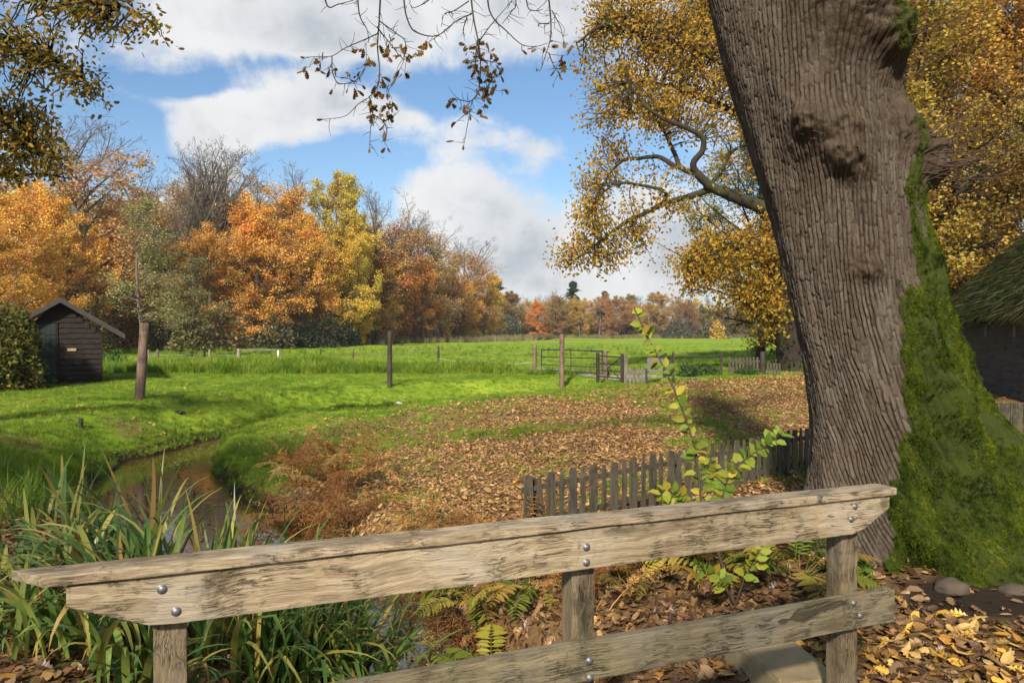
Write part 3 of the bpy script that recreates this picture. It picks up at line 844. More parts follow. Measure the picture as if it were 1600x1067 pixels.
def board(name, L0, L1, z0, z1, y0, y1, mat, cut_l=None, cut_r=None, seed=0, bevel=.005, wav=.004):
    r = np.random.default_rng(seed)
    n = 46
    xs = np.linspace(L0, L1, n)
    lo = z0 + (fbm(xs * 3, xs * 0 + seed, octs=3, seed=seed) - .5) * 2 * wav
    hi = z1 + (fbm(xs * 3, xs * 0 + seed + 9, octs=3, seed=seed) - .5) * 2 * wav
    out = []
    for x, z in zip(xs, lo):
        zz = z
        if cut_l and x < L0 + cut_l[0]: zz = z + cut_l[1] * (1 - (x - L0) / cut_l[0])
        if cut_r and x > L1 - cut_r[0]: zz = z + cut_r[1] * (1 - (L1 - x) / cut_r[0])
        out.append((x, zz))
    for x, z in zip(xs[::-1], hi[::-1]):
        out.append((x, z))
    return prism(name, out, y0, y1, mat, bevel)

rail = tag(empty('bridge_railing', (RA[0], RA[1], 0), RANG), 'weathered wooden footbridge railing with bolted boards across the foreground', 'railing')
cme = board('cap_rail', -0.0, RLEN, .952, .986, -.012, .115, M_RAIL, seed=1)
for v in cme.vertices:                                   # the left end is sawn off at a slant
    if v.co.x < .05: v.co.x -= .105 * max(0, v.co.y) / .115
obj('cap_rail', cme, rail)
obj('upper_board', board('upper_board', .063, RLEN - .03, .782, .947, .004, .050, M_RAIL, (.25, .10), (.20, .105), 2), rail)
obj('lower_board', board('lower_board', .05, RLEN + .01, .322, .482, .004, .050, M_RAILLOW, None, None, 3), rail)
for (px, py) in ((263, 1000), (912, 960), (1330, 880)):
    s, _ = rail_local(px, py, .053)
    obj('post', boxmesh('post', s - .052, s + .052, .053, .153, -.35, .9505, M_POSTW, .006), rail)
def bolt_mesh():
    bm = bmesh.new()
    bmesh.ops.create_uvsphere(bm, u_segments=14, v_segments=8, radius=.0135)
    for v in bm.verts:
        v.co.y = v.co.y * 0.55 if v.co.y < 0 else v.co.y * 0.1
    bmesh.ops.create_cone(bm, cap_ends=True, segments=18, radius1=.017, radius2=.016, depth=.003, matrix=Matrix.Translation((0, .001, 0)) @ Matrix.Rotation(PI / 2, 4, 'X'))
    me = bpy.data.meshes.new('bolt'); bm.to_mesh(me); bm.free()
    for p in me.polygons: p.use_smooth = True
    me.materials.append(M_STEEL)
    return me
bme = bolt_mesh()
for (px, py) in ((251, 922), (273, 957), (917, 856), (917, 880), (1338, 792), (1332, 812), (922, 1035), (923, 1062), (1337, 944), (1347, 964)):
    s, z = rail_local(px, py, .004)
    obj('bolt', bme, rail, (s, .003, z))
obj('edge_beam', boxmesh('edge_beam', -1.2, RLEN - .36, .156, .30, -.36, -.10, M_POSTW, .006), rail)

deck = tag(empty('footbridge_deck', (RA[0], RA[1], 0), RANG), 'plank deck of the footbridge below the railing', 'footbridge', kind='structure')
for i in range(30):
    x0 = -1.2 + i * .15
    obj('plank', boxmesh('deck_plank', x0, x0 + .142, -2.6, .05, -.09, -.045 + random.uniform(-.003, .003), M_GREYWOOD, .004), deck)

# concrete edge of the abutment running back along the stream
bm_v = []
ab = tag(empty('concrete_edging', (1.60, 3.3, 0), math.atan2(1.55, -.20) - PI / 2), 'mossy concrete edging beam under the lower end of the railing', 'edging')
obj('beam', boxmesh('concrete_beam', -.16, .17, .62, 1.55, -.75, -.03, M_CONC, .02, .006, 4), ab)
obj('beam', boxmesh('concrete_beam', -.15, .19, -.30, .60, -.75, -.055, M_CONC, .02, .006, 5), ab)

# ================================================================== the great leaning tree
TZ = np.array([-0.6, -.1, .35, .9, 1.4, 1.85, 2.35, 2.85, 3.4, 3.9, 4.4, 5.2, 6.5, 8.0, 9.5])
TX = np.array([3.12, 3.11, 3.11, 3.07, 2.98, 2.88, 2.79, 2.69, 2.57, 2.45, 2.36, 2.22, 2.0, 1.86, 1.7])
TR = np.array([1.0, .82, .67, .58, .54, .53, .55, .58, .62, .66, .685, .68, .66, .60, .50])
TY = 6.25
_zz = np.linspace(TZ[0], TZ[-1], 800)
def smooth1(v, k=41):
    v = np.interp(_zz, TZ, v)
    p = np.pad(v, k, mode='edge')
    return np.convolve(p, np.ones(k) / k, 'same')[k:-k]
_sx, _sr = smooth1(TX), smooth1(TR)
def tcx(z): return np.interp(z, _zz, _sx)
def tcr(z): return np.interp(z, _zz, _sr)
BUZ = np.array([-.6, -.1, .45, .9, 1.2, 1.55, 1.95, 2.4, 2.9]); BUR = np.array([1.45, 1.12, .74, .46, .30, .18, .10, .04, 0])

def gdist(th, th0): return np.abs((th - th0 + PI) % (2 * PI) - PI)
BURLS = [  # theta, z, width (m), height (m), push
    (rad(-112), 3.26, .23, .18, .18), (rad(-104), 3.03, .15, .13, .14), (rad(-121), 3.38, .16, .16, .06),
    (rad(-72), 4.05, .30, .24, .24), (rad(-90), 4.32, .26, .20, .18), (rad(-60), 3.85, .22, .20, .10),
    (rad(-27), 3.02, .15, .15, .20), (rad(-35), 3.20, .16, .16, .12), (rad(-45), 3.30, .18, .20, .08),
    (rad(-104), 2.25, .11, .13, .045), (rad(-104), 2.12, .10, .06, -.02)]

def trunk_shape(th, z, bark=True):
    r0 = tcr(z)
    cr = tcx(z)
    r = r0.copy()
    r += np.interp(z, BUZ, BUR) * np.exp(-(gdist(th, rad(-8)) / rad(40)) ** 2)
    low = sst(z, 1.0, -.2)
    for a, q, wd in ((-75, .16, 16), (-118, .10, 14), (-150, .12, 15), (172, .18, 16), (115, .25, 22), (60, .3, 25), (-64, .34, 15), (-30, -.30, 12)):
        r += q * low * low * np.exp(-(gdist(th, rad(a)) / rad(wd)) ** 2)
    r += (fbm(th * 2.1 + 3, z * .8, octs=3, seed=31) - .5) * .10
    # fluting down the bole
    fl = np.sin(th * 9 + 1.3 * fbm(th * 1.5, z * .5, octs=2, seed=7) * 4) * .005
    r += fl
    bump = np.zeros_like(r)
    for (a, zz, wd, ht, ps) in BURLS:
        g = np.exp(-((gdist(th, a) * r0 / wd) ** 2 + ((z - zz) / ht) ** 2) ** 1.1)
        r += ps * g
        bump = np.maximum(bump, g if ps > .03 else 0)
    u = th * r0
    wv = (fbm(u * 2.2, z * .9, octs=3, seed=17) - .5)
    # bark flows round the burls
    uu = u + wv * .045 + (fbm(u * 9, z * 4.5, octs=2, seed=19) - .5) * .022
    # stretched plates of bark, then finer cross-cracked ones on them
    def cells(X, Y, sd):
        ix, iy = np.floor(X), np.floor(Y)
        f1 = np.full(X.shape, 9.0); f2 = np.full(X.shape, 9.0)
        for a in (-1, 0, 1):
            for b in (-1, 0, 1):
                qx = ix + a + hash01(ix + a, iy + b, ix * 0, sd); qy = iy + b + hash01(ix + a, iy + b, ix * 0, sd + 1)
                d = np.hypot(X - qx, Y - qy)
                m = d < f1
                f2 = np.where(m, f1, np.minimum(f2, d)); f1 = np.where(m, d, f1)
        return f2 - f1
    ph = uu / .034 + 1.5 * (fbm(uu * 5.0, z * 1.3, octs=3, seed=33) - .5) + .45 * (fbm(uu * 18, z * 9, octs=2, seed=34) - .5)
    tri = np.abs(ph - np.floor(ph) - .5) * 2
    gm = sst(fbm(uu * 12, z * 3.2, octs=2, seed=35), .26, .46)
    # every ridge is broken into flaking plates of its own height and tone
    ir = np.floor(ph)
    seg = z / .17 + hash01(ir, ir * 0, ir * 0, 71) * 9 + .5 * fbm(uu * 30, z * 4, octs=2, seed=36)
    js = np.floor(seg); fs = seg - js
    plate = hash01(ir, js, ir * 0, 72)
    brk = sst(np.abs(fs - .5) * 2, .84, 1.0) * (hash01(ir, js, ir * 0, 73) > .35)
    ridge = 1 - np.maximum(sst(tri, .58, .95) * (.30 + .70 * gm), .7 * brk)
    small = sst(cells(uu / .030, z / .085, 13), .0, .16)
    fine = fbm(uu * 45, z * 14, octs=3, seed=23) - .5 + .75 * (small - 1)
    lump = fbm(u * 11, z * 11, octs=3, seed=29) - .5
    depth = .024 * (1 - .75 * bump) * (0.6 + .8 * fbm(u * 1.3, z * .7, octs=2, seed=41))
    amt = depth * (ridge - 1) + (plate - .5) * .006 + fine * .009 + lump * (.009 + .15 * bump)
    # moss: the weather side (right) and the foot
    nm = fbm(u * 4, z * 2.2, octs=4, seed=51)
    rib = fbm(u * 5.0, z * .8, octs=2, seed=65) - .5
    reach = np.interp(z, [-.3, .4, 1.2, 2.0, 2.8, 3.4], [146, 132, 112, 92, 76, 60])
    ang = sst(sst(gdist(th, rad(5)), np.radians(reach + 12), np.radians(reach - 42)) + (fbm(u * 2.6, z * 1.1, octs=4, seed=53, gain=.6) - .5) * 1.3, .42, .62)
    foot = sst(z, .35, -.05) * sst(gdist(th, rad(-30)), rad(85), rad(45)) * .9
    up = sst(z, 3.3, 2.2) * .8 + .35
    moss = np.clip(np.maximum(ang * up, foot) * 1.15 + (nm - .5) * 2.6 + rib * .5 - .16, 0, 1) * sst(np.maximum(ang, foot), .04, .3)
    moss = np.maximum(moss, .45 * bump * sst(nm, .45, .6) * sst(gdist(th, rad(-20)), rad(100), rad(40)))
    if bark:
        r = r + amt * (1 - .35 * moss) + moss * (.012 + .03 * (fbm(u * 14, z * 9, octs=3, seed=61) - .3) + .17 * (fbm(u * 5.5, z * 2.6, octs=3, seed=63) - .5)) + rib * .42 * ang * sst(z, 2.6, .9)
    return r, cr, moss, ridge, bump, plate

th = np.concatenate([np.linspace(rad(-220), rad(-20), 500), np.linspace(rad(-20), rad(-4), 30)[1:], np.linspace(rad(-4), rad(136), 70)[1:]])
zz = np.concatenate([np.linspace(-.3, 4.72, 450), np.linspace(4.75, 9.4, 46)[1:]])
TH, ZZ = np.meshgrid(th, zz)
Rr, CX, MOSS, RIDGE, BUMP, PLATE = trunk_shape(TH, ZZ)
TV = np.stack([CX + np.cos(TH) * Rr, TY + .03 * ZZ + np.sin(TH) * Rr, ZZ + 0 * TH], -1)
# root buttress leans forward at the foot
nr, nc = TH.shape
ti = np.arange(nr * nc).reshape(nr, nc)
tn = np.roll(ti, -1, axis=1)
TF = np.stack([ti[:-1], tn[:-1], tn[1:], ti[1:]], -1).reshape(-1, 4)

def great_bark():
    m, t = new_mat('furrowed_bark')
    co = t.n('ShaderNodeTexCoord').outputs['Object']
    at = lambda n: t.n('ShaderNodeAttribute', attribute_name=n).outputs['Fac']
    st = t.vmath('MULTIPLY', co, (10, 10, 2.2))
    n1 = t.noise(st, 2.0, 8.0, 0.7)
    n2 = t.noise(co, 1.6, 5.0, 0.6)
    n3 = t.noise(co, 60.0, 5.0, 0.7)
    c = t.mix(t.sstep(n1, .3, .7), (.053, .039, .028), (.118, .092, .068))
    c = t.mix(t.math('MULTIPLY', t.sstep(at('plate'), .55, 1.0), .45), c, (.155, .128, .10))
    c = t.mix(t.math('MULTIPLY', t.sstep(at('plate'), .4, .0), .5), c, (.07, .047, .03))
    c = t.mix(t.math('MULTIPLY', t.sstep(n2, .45, .7), .5), c, (.09, .06, .038))
    c = t.mix(t.math('MULTIPLY', t.sstep(t.noise(co, 7.0, 6.0, .7), .62, .75), .35), c, (.17, .165, .14))
    c = t.mix(t.math('MULTIPLY', t.sstep(at('ridge'), .75, .05), .9), c, (.022, .015, .010))
    c = t.mix(t.math('MULTIPLY', at('burl'), .6), c, t.mix(n1, (.022, .014, .009), (.09, .06, .034)))
    ms = t.sstep(t.math('ADD', at('moss'), t.math('MULTIPLY', t.math('SUBTRACT', n3, .5), .5)), .18, .5)
    mc = t.mix(t.noise(co, 6.0, 7.0, .75), (.014, .02, .005), (.06, .075, .010))
    c = t.mix(ms, c, mc)
    h = t.math('ADD', t.math('MULTIPLY', n1, .5), t.math('MULTIPLY', n3, .5))
    bp = t.n('ShaderNodeBump', {'Strength': 1.0, 'Distance': .02, 'Height': h})
    p = t.n('ShaderNodeBsdfPrincipled', {'Base Color': c, 'Roughness': .9, 'Specular IOR Level': .15, 'Normal': bp.outputs[0]})
    finish(t, p.outputs[0])
    return m
M_GREAT = great_bark()
great = tag(empty('leaning_tree', (3.0, TY, 0)), 'huge leaning old tree with furrowed bark and mossy buttress behind the railing', 'tree')
gi_ = Matrix.Translation((-3.0, -TY, 0))
def gobj(name, me, parent=great):
    o = obj(name, me, parent)
    if parent is great:
        o.location = (-3.0, -TY, 0)
    return o
gobj('trunk', mesh_np('leaning_trunk', TV.reshape(-1, 3), [TF], M_GREAT, True, {'moss': MOSS.ravel(), 'ridge': RIDGE.ravel(), 'burl': (BUMP ** .5).ravel(), 'plate': PLATE.ravel()}))

# moss cushions on the weather side
def moss_mesh(seed):
    r = np.random.default_rng(seed)
    n = 40
    d = rdirs(r, n); d[:, 2] = np.abs(d[:, 2]) + .25; d = nrm(d)
    V, F = stamp((T_DIA[0] * np.array((1, .5, 1)) + np.array((.5, 0, 0)), T_DIA[1]), r.normal(0, .55, (n, 3)) * np.array((1, 1, .12)), basis(d, rdirs(r, n)), r.uniform(.35, .9, n))
    return mesh_np('moss_tuft', V, [F], M_MOSS)
C_MOSS = proto_collection('moss_cushion', [moss_mesh(i) for i in range(4)])
r2 = np.random.default_rng(5)
N = TV.copy()
du = np.gradient(TV, axis=1); dv = np.gradient(TV, axis=0)
NN = nrm(np.cross(du, dv))
dth = np.gradient(th)[None, :] * Rr * np.gradient(zz)[:, None]
pw = (np.clip(MOSS - .22, 0, 1) * sst(fbm(TH * Rr * 7, ZZ * 4, octs=3, seed=81), .34, .52) * dth * (ZZ < 4.7)).ravel()
pk = r2.choice(pw.size, 34000, p=pw / pw.sum())
mp = TV.reshape(-1, 3)[pk]; mn = NN.reshape(-1, 3)[pk]
if (mn[:, 0] * (mp[:, 0] - 2.9)).mean() < 0: mn = -mn
def euler_from_normal(n, rng):
    """euler (XYZ) that turns +Z onto n after a random spin"""
    ry = np.arcsin(np.clip(n[:, 0], -1, 1)); rx = np.arctan2(-n[:, 1], n[:, 2])
    return np.stack([rx, ry, rng.uniform(0, .01, len(n))], -1)
mo = scatter('moss', mp, euler_from_normal(nrm(mn + np.array((0, 0, -.15))), r2), r2.uniform(.008, .022, len(mp)), r2.integers(0, 4, len(mp)), C_MOSS, None, great)
mo.location = (-3.0, -TY, 0)
mo['label'] = 'thick green moss on the buttress'

# wiry sprouts from the burls
parts = []
def surf(a, z, lift=0.0):
    A, Z_ = np.array([a]), np.array([z])
    r, c, *_ = trunk_shape(A, Z_, False)
    return np.array((c[0] + math.cos(a) * (r[0] + lift), TY + .03 * z + math.sin(a) * (r[0] + lift), z))
for i in range(46):
    a = rad(r2.uniform(-48, -18)); z = r2.uniform(2.88, 3.28)
    p = surf(a, z, -.02)
    el = rad(r2.uniform(-15, 70)); az = rad(r2.uniform(-40, 18))
    d = np.array((math.cos(az) * math.cos(el), math.sin(az) * math.cos(el), math.sin(el)))
    L = r2.uniform(.3, .85)
    q = [p, p + d * L * .5 + r2.normal(0, .02, 3), p + d * L + np.array((0, 0, .12 * L)) + r2.normal(0, .04, 3)]
    parts.append(poly_tube(q, .0045, .0014, 4, 7))
for i in range(16):
    a = rad(r2.uniform(-75, -25)); z = r2.uniform(3.7, 4.3)
    p = surf(a, z, -.02); d = nrm(np.array((r2.uniform(.2, 1), r2.uniform(-.6, .1), r2.uniform(-.3, 1))))
    L = r2.uniform(.2, .6)
    parts.append(poly_tube([p, p + d * L * .5 + r2.normal(0, .03, 3), p + d * L], .005, .0015, 4, 7))
for i in range(14):
    a = rad(r2.uniform(-130, -95)); z = r2.uniform(3.05, 3.45)
    p = surf(a, z, -.02); d = nrm(np.array((r2.uniform(-.3, .6), -1, r2.uniform(-.6, .8))))
    L = r2.uniform(.08, .22)
    parts.append(poly_tube([p, p + d * L * .5, p + d * L + r2.normal(0, .03, 3)], .004, .001, 4, 6))
V, F = joinVF(parts)
sp = gobj('sprouts', mesh_np('sprouts', V, F, M_TWIG, True)); sp['kind'] = 'stuff'

# limbs above and the twigs that hang into view
LIMB = [
    ([(2.1, 6.4, 5.2), (1.2, 6.5, 5.75), (.2, 6.55, 5.8), (-.9, 6.5, 5.6), (-2.1, 6.4, 5.35)], .22, .05),
    ([(1.95, 6.6, 6.8), (2.9, 7.2, 7.8), (4.1, 8.0, 8.9), (5.2, 8.6, 10.2)], .28, .07),
    ([(1.8, 6.6, 8.2), (.9, 6.2, 9.6), (.1, 5.6, 11.2)], .26, .07),
    ([(1.72, 6.6, 9.2), (1.9, 7.0, 10.8), (1.6, 7.5, 12.8)], .34, .06)]
parts = [poly_tube(p, a, b, 10, 22) for p, a, b in LIMB]
V, F = joinVF(parts)
gobj('limbs', mesh_np('limbs', V, F, M_OAKBARK, True))
HD = 6.5
TWIGS = [
    [(592, -110), (597, -50), (594, 30), (591, 75), (594, 110), (591, 135), (578, 153), (560, 165), (540, 183), (507, 188)],
    [(578, 153), (583, 180), (580, 200), (578, 232)], [(583, 180), (600, 192), (605, 210), (597, 224)], [(600, 191), (612, 186), (625, 174)],
    [(592, 55), (570, 65), (540, 78), (520, 90), (495, 91), (478, 92)], [(520, 90), (521, 115), (530, 132), (552, 130), (566, 120), (573, 100), (573, 70)],
    [(594, 36), (620, 55), (634, 68), (632, 95), (625, 112)], [(590, 45), (610, 70), (632, 95), (650, 90)], [(594, 130), (604, 135), (610, 153)],
    [(632, -95), (632, 0), (640, 40), (655, 55), (685, 58), (715, 35), (737, 25)], [(560, -60), (562, 20), (575, 50), (577, 70)], [(500, -60), (512, 10), (530, 10), (560, 2)],
    [(730, -115), (735, -20), (740, 30), (748, 70), (751, 100), (748, 145), (738, 160), (732, 190), (725, 228)],
    [(737, 25), (715, 35), (690, 55), (668, 70)], [(733, 5), (710, 20), (695, 25), (690, 45)],
    [(758, -100), (762, 0), (770, 30), (790, 50), (815, 72), (838, 75), (855, 70)], [(751, 65), (765, 45), (785, 22), (800, 5)], [(746, 66), (743, 100), (748, 120)],
    [(751, 95), (765, 98), (776, 100)], [(747, 148), (735, 160), (715, 157), (708, 158)], [(738, 172), (725, 182), (713, 192)], [(750, 138), (760, 140), (770, 125), (774, 118)],
    [(850, -100), (855, -20), (860, 30), (860, 60), (855, 80), (845, 110), (840, 112)], [(857, 85), (865, 105), (875, 120)], [(862, 20), (875, 45), (880, 66)], [(858, 40), (843, 40), (840, 45)],
    [(730, 30), (724, 50), (726, 60)], [(748, 75), (744, 95), (735, 100)], [(800, -80), (806, 5), (800, 20), (785, 40)], [(690, -90), (680, -10), (650, 15), (640, 8)], [(820, -70), (823, 8), (835, 20), (848, 18)]]
parts, lp, ld = [], [], []
r3 = np.random.default_rng(77)
for i, tw in enumerate(TWIGS):
    dd = HD + .25 * math.sin(i * 2.4)
    if i in (1, 2, 3, 4, 5, 6, 7, 8): dd = HD
    n = len(tw)
    pts = [W(a, b, HD + .12 * math.sin(i * 1.7 + k)) for k, (a, b) in enumerate(tw)]
    main = tw[0][1] < -20
    parts.append(poly_tube(pts, .011 if main else .0055, .0022, 5, 8 * n))
    P = resample(pts, 8 * n)
    # short side spurs with leaves
    vis = [k for k in range(len(P)) if P[k, 2] < 4.75]
    for k in vis:
        if r3.random() < .34:
            d = nrm(r3.normal(size=3) * np.array((1, 1, .8)) + np.array((0, 0, -.25)))
            L = r3.uniform(.04, .15)
            q = P[k] + d * L
            parts.append(poly_tube([P[k], P[k] + d * L * .5 + r3.normal(0, .008, 3), q], .0028, .0013, 4, 5))
            if r3.random() < (.60 if P[k, 2] > 3.6 else .36):
                for _ in range(r3.integers(1, 4)):
                    lp.append(q + r3.normal(0, .012, 3)); ld.append(nrm(d + r3.normal(0, .7, 3)))
    if i not in (2, 3, 8): lp.append(P[-1]); ld.append(nrm(P[-1] - P[-3]))
V, F = joinVF(parts)
gobj('hanging_twigs', mesh_np('hanging_twigs', V, F, M_OAKBARK, True))['kind'] = 'stuff'
lp, ld = np.array(lp), np.array(ld)
OAKL = [mesh_np('oak_leaf', T_OAK[0] * np.array((1, 1.05, 1)), [T_OAK[1]], M_TWIGLEAF, True)]
bend = T_OAK[0].copy(); bend[:, 2] += .5 * (bend[:, 0] - .5) ** 2 + .6 * np.abs(bend[:, 1])
OAKL.append(mesh_np('oak_leaf', bend, [T_OAK[1]], M_TWIGLEAF, True))
Rm = basis(ld, rdirs(r3, len(lp)))
V, F = stamp(T_OAK, lp, Rm, r3.uniform(.055, .10, len(lp)))
k = min(280, len(lp))
order = np.argsort(lp[:, 2])
for i in order[:k]:
    o = bpy.data.objects.new('leaf', OAKL[i % 2])
    m4 = Matrix.Identity(4)
    for a in range(3):
        for b in range(3): m4[a][b] = Rm[i, a, b] * 1.0
    o.parent = great
    COL.objects.link(o)
    s = float(r3.uniform(.045, .085))
    o.matrix_local = Matrix.Translation(Vector(lp[i]) - Vector((3.0, TY, 0))) @ m4 @ Matrix.Scale(s, 4)
# the thin autumn crown above the frame
cp, cd = [], []
for (pts, a, b) in LIMB[1:]:
    P = resample(pts, 30)
    for q in range(140):
        c = P[r3.integers(6, 30)] + r3.normal(0, 1.0, 3)
        cp.append(c); cd.append(nrm(r3.normal(size=3)))
cp, cd = np.array(cp), np.array(cd)
V, F = stamp(T_LEAF, cp, basis(cd, rdirs(r3, len(cp))), r3.uniform(.08, .14, len(cp)))
gobj('crown', mesh_np('crown', V, [F], M_OAKLEAF))

# stones and root knuckles at the foot of the tree
def stone_mesh(seed, r, sq=(1, 1, .6)):
    bm = bmesh.new()
    bmesh.ops.create_icosphere(bm, subdivisions=3, radius=1.0)
    V = np.array([v.co for v in bm.verts])
    d = 1 + (fbm(V[:, 0] * 1.6 + seed, V[:, 1] * 1.6, V[:, 2] * 1.6, octs=4, seed=seed) - .5) * .7
    for v, k in zip(bm.verts, d): v.co = Vector((v.co.x * sq[0], v.co.y * sq[1], v.co.z * sq[2])) * float(k) * r
    me = bpy.data.meshes.new('stone'); bm.to_mesh(me); bm.free()
    for p in me.polygons: p.use_smooth = True
    me.materials.append(M_STONE)
    return me
def on_ground(px, py, d0=5.0):
    """walk the sight line through a pixel until it meets the ground"""
    ds = np.linspace(2.5, 60, 6000)
    X = (px - 800) * ds / FPX; Zr = EYE - (py - HOR) * ds / FPX
    g = ground(X, ds)
    k = np.argmax(Zr < g)
    return np.array((X[k], ds[k], g[k]))
p = on_ground(1490, 925)
tag(obj('stone', stone_mesh(3, .10, (1.1, .9, .75)), None, p + np.array((0, 0, .01))), 'small brown stone at the foot of the leaning tree', 'stone')
p = on_ground(1588, 925)
tag(obj('stone', stone_mesh(8, .085, (1.3, 1, .5)), None, p + np.array((0, 0, .005))), 'flat grey stone by the mossy root, farthest from the railing', 'stone')

# ================================================================== near picket fence
FA = np.array((.11, 6.9)); FB = np.array((3.55, 9.25)); FU = (FB - FA) / np.linalg.norm(FB - FA); FL = np.linalg.norm(FB - FA)
fang = math.atan2(FU[1], FU[0])
pf = tag(empty('picket_fence', (FA[0], FA[1], 0), fang), 'low grey-green picket fence beside the leaf-covered slope, near the railing', 'fence')
def top_z(s): return .445 + (.594 - .445) * s / FL
def picket_mesh(wd, seed, h=.62):
    r = random.Random(seed)
    xs = [0] * 6
    n = 7
    L = [(-wd / 2 + r.uniform(-.006, .006), h * i / (n - 1)) for i in range(n)]
    Rr_ = [(wd / 2 + r.uniform(-.006, .006), h * i / (n - 1)) for i in range(n)]
    Rr_[-1] = (Rr_[-1][0] - .012, h - .006); L[-1] = (L[-1][0] + .012, h - .002)
    return prism('picket', L + Rr_[::-1], -.008, .008, M_PICKET, .003)
WIDE = [picket_mesh(.098, i) for i in range(5)]; NARR = [picket_mesh(.056, 20 + i) for i in range(5)]
s = .05; i = 0
while s < 6.4:
    wd = .098 if i % 2 == 0 else .056
    gz = float(ground(FA[0] + FU[0] * s, FA[1] + FU[1] * s))
    o = obj('picket', (WIDE if i % 2 == 0 else NARR)[(i // 2) % 5], pf, (s, 0, top_z(s) - .62 + random.uniform(-.015, .015)), (0, rad(random.uniform(-1.2, 1.2)), 0))
    s += .098 / 2 + .056 / 2 + .052 + random.uniform(-.006, .006)
    i += 1
for dz in (-.13, -.43):
    bm = bmesh.new()
    sec = [(-.02, .013), (.02, .013), (.02, .055), (-.02, .055)]
    a = [bm.verts.new((0, y_, top_z(0) + dz + z_)) for z_, y_ in sec]; b = [bm.verts.new((6.4, y_, top_z(6.4) + dz + z_)) for z_, y_ in sec]
    for k in range(4): bm.faces.new((a[k], a[(k + 1) % 4], b[(k + 1) % 4], b[k]))
    bm.faces.new(a[::-1]); bm.faces.new(b)
    me = bpy.data.meshes.new('rail'); bm.to_mesh(me); bm.free(); me.materials.append(M_PICKET)
    obj('rail', me, pf)
for s in (.15, 2.0, 3.9):
    obj('post', boxmesh('fence_post', s - .04, s + .04, .056, .136, -.5, top_z(s) - .05, M_PICKET, .004), pf)

# close-boarded low fence beyond the buttress
bf = tag(empty('board_fence', (6.0, 10.3, 0), rad(-12)), 'low brown close-boarded fence to the right of the mossy buttress', 'fence')
for i in range(14):
    wd = .145
    obj('board', boxmesh('fence_board', i * .155, i * .155 + wd, -.012, .012, -.15, .80 + random.uniform(-.012, .012), M_PICKET, .003), bf)
obj('rail', boxmesh('fence_rail', 0, 2.2, .014, .06, .55, .62, M_PICKET, .003), bf)
for i in range(0, 13, 3):
    obj('nail', bme, bf, (i * .155 + .07, -.012, .58), None, .6)

# ================================================================== thatched dark building on the right
BO = np.array((12.25, 17.2)); BE = np.array((14.75, 26.0)); BU = (BE - BO) / np.linalg.norm(BE - BO); BL = np.linalg.norm(BE - BO)
bld = tag(empty('dark_building', (BO[0], BO[1], 0), math.atan2(BU[1], BU[0])), 'black-boarded low building with mossy thatched roof right of the tree', 'building')
# local x along the wall (away from the viewer), y to the left of it = towards the meadow, so the inside is at -y
bw = boxmesh('wall_core', 0, BL, -4.2, -.03, -.2, 2.1, M_BLACKWOOD)
obj('wall', bw, bld)
for i in range(9):
    z0 = .02 + i * .235
    bm = bmesh.new()
    sec = [(.0, z0), (.060, z0), (.018, z0 + .245), (.0, z0 + .245)]
    a = [bm.verts.new((-.02, y_ - .028, z_)) for y_, z_ in sec]; b = [bm.verts.new((BL + .02, y_ - .028, z_)) for y_, z_ in sec]
    for k in range(4): bm.faces.new((a[k], b[k], b[(k + 1) % 4], a[(k + 1) % 4]))
    bm.faces.new(a); bm.faces.new(b[::-1])
    bmesh.ops.recalc_face_normals(bm, faces=bm.faces)
    me = bpy.data.meshes.new('wall_plank'); bm.to_mesh(me); bm.free(); me.materials.append(M_BLACKWOOD)
    obj('plank', me, bld)
# roof: a thick thatch slab, then straw and moss on it
RUN, RISE = 2.75, 2.5
def thatch_mat():
    m, t = new_mat('mossy_thatch')
    co = t.n('ShaderNodeTexCoord').outputs['Object']
    n1 = t.noise(t.vmath('MULTIPLY', co, (26, 2.5, 2.5)), 1.0, 5.0, .7)
    n2 = t.noise(co, 1.4, 5.0, .65)
    c = t.mix(n1, (.02, .018, .008), (.10, .085, .04))
    c = t.mix(t.sstep(n2, .38, .56), c, t.mix(n1, (.02, .035, .005), (.085, .12, .012)))
    bp = t.n('ShaderNodeBump', {'Strength': 1.0, 'Distance': .05, 'Height': n1})
    p = t.n('ShaderNodeBsdfPrincipled', {'Base Color': c, 'Roughness': .95, 'Specular IOR Level': .1, 'Normal': bp.outputs[0]})
    finish(t, p.outputs[0])
    return m
bm = bmesh.new()
x0, x1 = -.4, BL + .45
prof = [(.42, 1.98), (-RUN + .42, 1.98 + RISE), (-2 * RUN + .42, 1.98), (-2 * RUN + .42, 2.25), (-RUN + .42, 2.30 + RISE), (.42, 2.25)]
a = [bm.verts.new((x0, y_, z_)) for y_, z_ in prof]; b = [bm.verts.new((x1, y_, z_)) for y_, z_ in prof]
for k in range(6): bm.faces.new((a[k], b[k], b[(k + 1) % 6], a[(k + 1) % 6]))
bm.faces.new((a[0], a[1], a[4], a[5])); bm.faces.new((a[1], a[2], a[3], a[4])); bm.faces.new((b[0], b[1], b[4], b[5])); bm.faces.new((b[1], b[2], b[3], b[4]))
bmesh.ops.recalc_face_normals(bm, faces=bm.faces)
me = bpy.data.meshes.new('thatched_roof'); bm.to_mesh(me); bm.free(); me.materials.append(thatch_mat())
roof = obj('roof', me, bld)
gbl = prism('gable', [(0, 2.1), (-2.1, 2.1 + 1.9), (-4.2, 2.1)], 0, .05, M_BLACKWOOD)
g_o = obj('gable', gbl, bld, (BL - .03, 0, 0), (0, 0, PI / 2)); 
gbl2 = obj('gable', gbl, bld, (.08, 0, 0), (0, 0, PI / 2))
